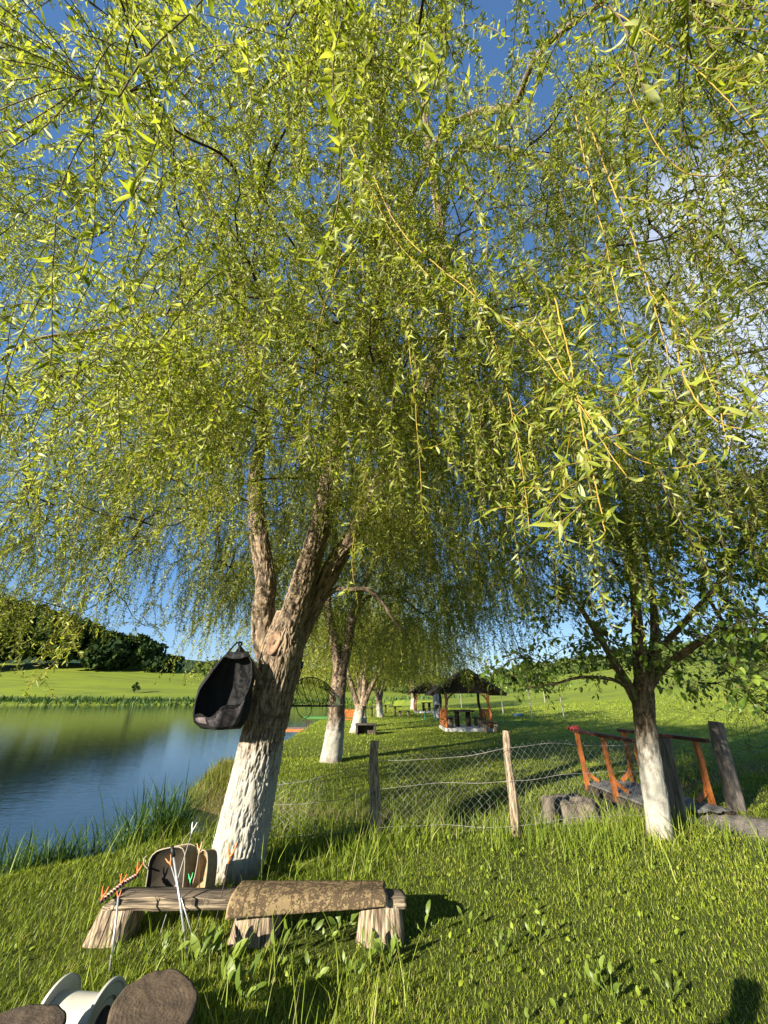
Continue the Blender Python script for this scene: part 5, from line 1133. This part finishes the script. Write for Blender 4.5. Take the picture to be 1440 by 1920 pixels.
def grass(name, lab, n, r0, r1, a, pw, L, Wd, lean, bend, filt=None, mat=M_GRASS, patch=.5):
    x, y, r = polar(n, r0, r1, -a, a, pw, rgr); k = ok_spot(x, y)
    if filt is not None: k &= filt(x, y)
    den = n2(x, y, 1.1, 21); k &= rgr.random(n) < (1-patch)+patch*sst(.3, .6, den)*1.2
    k &= rgr.random(n) > .8*np.exp(-(((x+.45)/.45)**2+((y-4.3)/.3)**2))
    x, y, r, den = x[k], y[k], r[k], den[k]; m_ = len(x); P = np.stack([x, y, H(x, y)-.01], -1); tall = n2(x, y, .8, 31)
    cl = n2(x, y, 5.0, 41, 2)
    LL = L(x, y, r)*(.55+.8*rgr.random(m_))*(.65+.7*tall); az = rgr.uniform(0, 2*PI, m_)+1.5*n2(x, y, .6, 55)
    V, Q = blades(P, LL, Wd(r)*(.7+.6*rgr.random(m_)), az, np.abs(rgr.normal(size=m_))*lean, rgr.random(m_)*bend, rgr)
    A = np.clip(.42+.22*rgr.normal(size=m_)+.5*(tall-.5)+.6*(cl-.5), 0, 1); A = np.where(rgr.random(m_) < .035, 1.0, A)
    o = mk(name, V, Q, mat, None, {'rnd': np.repeat(A, 8)}); tag(o, lab, 'grass', None, 'stuff'); return o
def lshort(x, y, r): return (1-.5*np.exp(-(pdist(x, y, [(-2.3, 4.05), (.2, 4.05)])/.3)**2))*(.036+.022*sst(.3, -.8, x)*sst(7, 5, y))+.012*np.minimum(r, 10)/10+.0010*np.maximum(r-8, 0)
grass('grass', 'short sunlit meadow grass covering the lawn', 430000, 1.6, 14, .98, 1.25, lshort, lambda r: .0036+.0007*np.maximum(r-3, 0), .55, .5)
grass('grass', 'mown lawn grass beyond the fence', 190000, 12, 60, .85, 1.0, lambda x, y, r: .045+.0012*r, lambda r: .006+.0007*r, .6, .6, lambda x, y: y > 9)
# longer grass at the fence, banks and bench
def tallzone(x, y):
    f = pdist(x, y, F); b = np.abs(sdist(x, y)-.45); w_ = np.exp(-((f+.0)/.8)**2)+np.where(y < 9, .1, .4)*np.exp(-(b/.5)**2)+.8*np.exp(-(pdist(x, y, DITCH)/.75)**2)
    w_ = w_+.14*np.exp(-((x+1.1)**2+(y-2.7)**2)/.5)+.06*(x < .2)*(y < 5.5)
    return rgr.random(len(x)) < np.clip(w_, 0, 1)*sst(.25, .6, n2(x, y, 1.7, 61))
M_TALL = leaf_mat('tall_grass_blade', [(0, (.09, .14, .013)), (.4, (.17, .23, .02)), (.8, (.25, .30, .034)), (1, (.34, .30, .13))], .35, .55, .3, (1.2, 1.2, .55))
grass('grass', 'long uncut grass along the fence and the banks', 120000, 2.5, 16, .95, 1.1, lambda x, y, r: .18+.22*rgr.random(len(x))**2, lambda r: .0055+.0006*r, .3, .75, tallzone, M_TALL, .3)
# reeds on the near bank and the tussock
def reeds(lab, clumps, L0, L1, filt, w0, mat, seed):
    rr = np.random.default_rng(seed); Vs = []; Qs = []; As = []; o_ = 0
    for n, cx_, cy_, sx_, sy_ in clumps:
        x = rr.normal(size=n)*sx_+cx_; y = rr.normal(size=n)*sy_+cy_; d = sdist(x, y); k = filt(x, y, d); x, y = x[k], y[k]; m_ = len(x)
        if not m_: continue
        V, Q = blades(np.stack([x, y, np.maximum(H(x, y), WL)-.03], -1), L0+(L1-L0)*rr.random(m_)**1.5, w0*(.7+.6*rr.random(m_)), rr.uniform(0, 6.28, m_), np.abs(rr.normal(size=m_))*.28, rr.random(m_)*.7, rr)
        Vs.append(V); Qs.append(Q+o_); o_ += len(V); As.append(np.repeat(np.clip(.45+.25*rr.normal(size=m_), 0, 1), 8))
    tag(mk('reeds', np.concatenate(Vs), np.concatenate(Qs), mat, None, {'rnd': np.concatenate(As)}), lab, 'reeds', None, 'stuff')
def rc(L): return [(n_, *G(px, py, -.15)[:2], s_, s_*.65) for px, py, n_, s_ in L]
M_REED = leaf_mat('reed_blade', [(0, (.03, .07, .016)), (.5, (.06, .12, .025)), (1, (.13, .19, .045))], .3, .5, .35)
near = lambda x, y, d: (d > -.4) & (d < .45) & (y < 9.3)
reeds('dark green reeds at the water edge by the left side of the view', rc(((10, 1640, 600, .32), (75, 1632, 800, .3), (140, 1622, 160, .25), (-90, 1650, 700, .6), (-250, 1680, 700, .8))), .3, .75, near, .016, M_REED, 200)
reeds('taller reeds at the water edge left of the white trunk', rc(((275, 1590, 420, .17), (318, 1584, 480, .13), (235, 1600, 160, .2))), .4, 1.15, near, .017, M_REED, 220)
b = G(400, 1462, -.1); M_TUS = leaf_mat('tussock_blade', [(0, (.07, .085, .015)), (.5, (.14, .155, .022)), (1, (.30, .24, .09))], .3, .6, .25)
reeds('yellowish grass tussock hanging over the water beyond the white trunk', [(5200, -3.75, 11.4, .55, .75)], .14, .36, lambda x, y, d: (d > -.05) & (d < 1.3) & (y > 9.6), .011, M_TUS, 230)
reeds('rough grass fringe along the foot of the far bank', [(5000, -60, 98.5, 50, 1.2)], .5, 1.3, lambda x, y, d: (d > -.4) & (y > 90), .22, M_REED, 231)
# broad-leaved weeds standing one by one in front
M_DOCK = leaf_mat('dock_leaf', [(0, (.08, .125, .016)), (.5, (.13, .185, .022)), (1, (.19, .245, .04))], .35, .45, .4)
def dock(loc, seed, nl, L0, spread):
    rr = np.random.default_rng(seed); az = np.arange(nl)*2.4+rr.normal(size=nl)*.3; el = rr.uniform(.7, 1.25, nl); d = np.stack([np.cos(az)*np.cos(el), np.sin(az)*np.cos(el), np.sin(el)], -1); L = L0*(.7+.5*rr.random(nl)); st_ = .06+.10*rr.random(nl)
    P = loc+d*st_[:, None]*spread; mb = MB()
    for p_ in P: mb.tube(np.array([loc-np.array([0, 0, .02]), (loc+p_)/2+np.array([0, 0, .01]), p_]), .003, 5)
    return P, d, L, mb
DK = [(490, 1752, 5, .12), (548, 1765, 5, .13), (578, 1762, 4, .11), (640, 1760, 6, .17), (610, 1775, 4, .1), (690, 1802, 6, .16), (730, 1808, 6, .15), (795, 1756, 4, .12), (385, 1815, 7, .17), (425, 1822, 6, .18), (362, 1822, 4, .15), (455, 1888, 7, .19), (425, 1868, 5, .15), (285, 1818, 4, .12), (310, 1812, 4, .12), (214, 1818, 3, .11), (520, 1820, 4, .11), (585, 1850, 4, .1), (660, 1850, 4, .09), (940, 1800, 4, .08), (1010, 1770, 3, .08), (1120, 1860, 5, .09), (1150, 1880, 5, .09), (1260, 1880, 4, .09), (880, 1740, 3, .08)]
for k, (px, py, nl, L0) in enumerate(DK):
    b = G(px, py); b[2] = gz(b[0], b[1]); P, d, L, mb = dock(b, 300+k, nl, L0*.72, .8)
    lab = 'broad-leaved dock weed in front of the log bench' if py < 1845 and px < 800 else ('broad-leaved dock weed in the shade right of the log stool' if px < 800 else 'small flat-leaved weed in the sunny lawn on the right')
    t = thing('dock_weed', lab, 'weed', b, 'leafy weeds in the grass: '+lab); mb.build('stalks', M_DOCK, t, smooth=True, attr={'rnd': np.full(mb.n, .3)})
    V, Q, kk = round_leaves(P, d, L, L*.42, -SD+np.array([0, 0, .3]), np.random.default_rng(400+k)); mk('leaves', V, Q, M_DOCK, t, {'rnd': np.repeat(np.random.default_rng(k).random(nl), kk)})
# small clover-like leaves and fallen straw scattered through the turf
x, y, r = polar(2000, 1.8, 11, -.95, .95, 1.3, rgr); k = ok_spot(x, y) & (n2(x, y, .9, 71) > .47); x, y, r = x[k], y[k], r[k]; m_ = len(x)
P = np.stack([x, y, H(x, y)+.01+.05*rgr.random(m_)], -1); d = nrm(rgr.normal(size=(m_, 3))+np.array([0, 0, .6])); L = .018+.03*rgr.random(m_)
V, Q, kk = round_leaves(P, d, L, L*.6, -SD+np.array([0, 0, .5]), rgr); tag(mk('clover', V, Q, M_GRASS, None, {'rnd': np.repeat(rgr.random(m_)*.6, kk)}), 'small round weed leaves scattered through the lawn', 'ground cover', None, 'stuff')
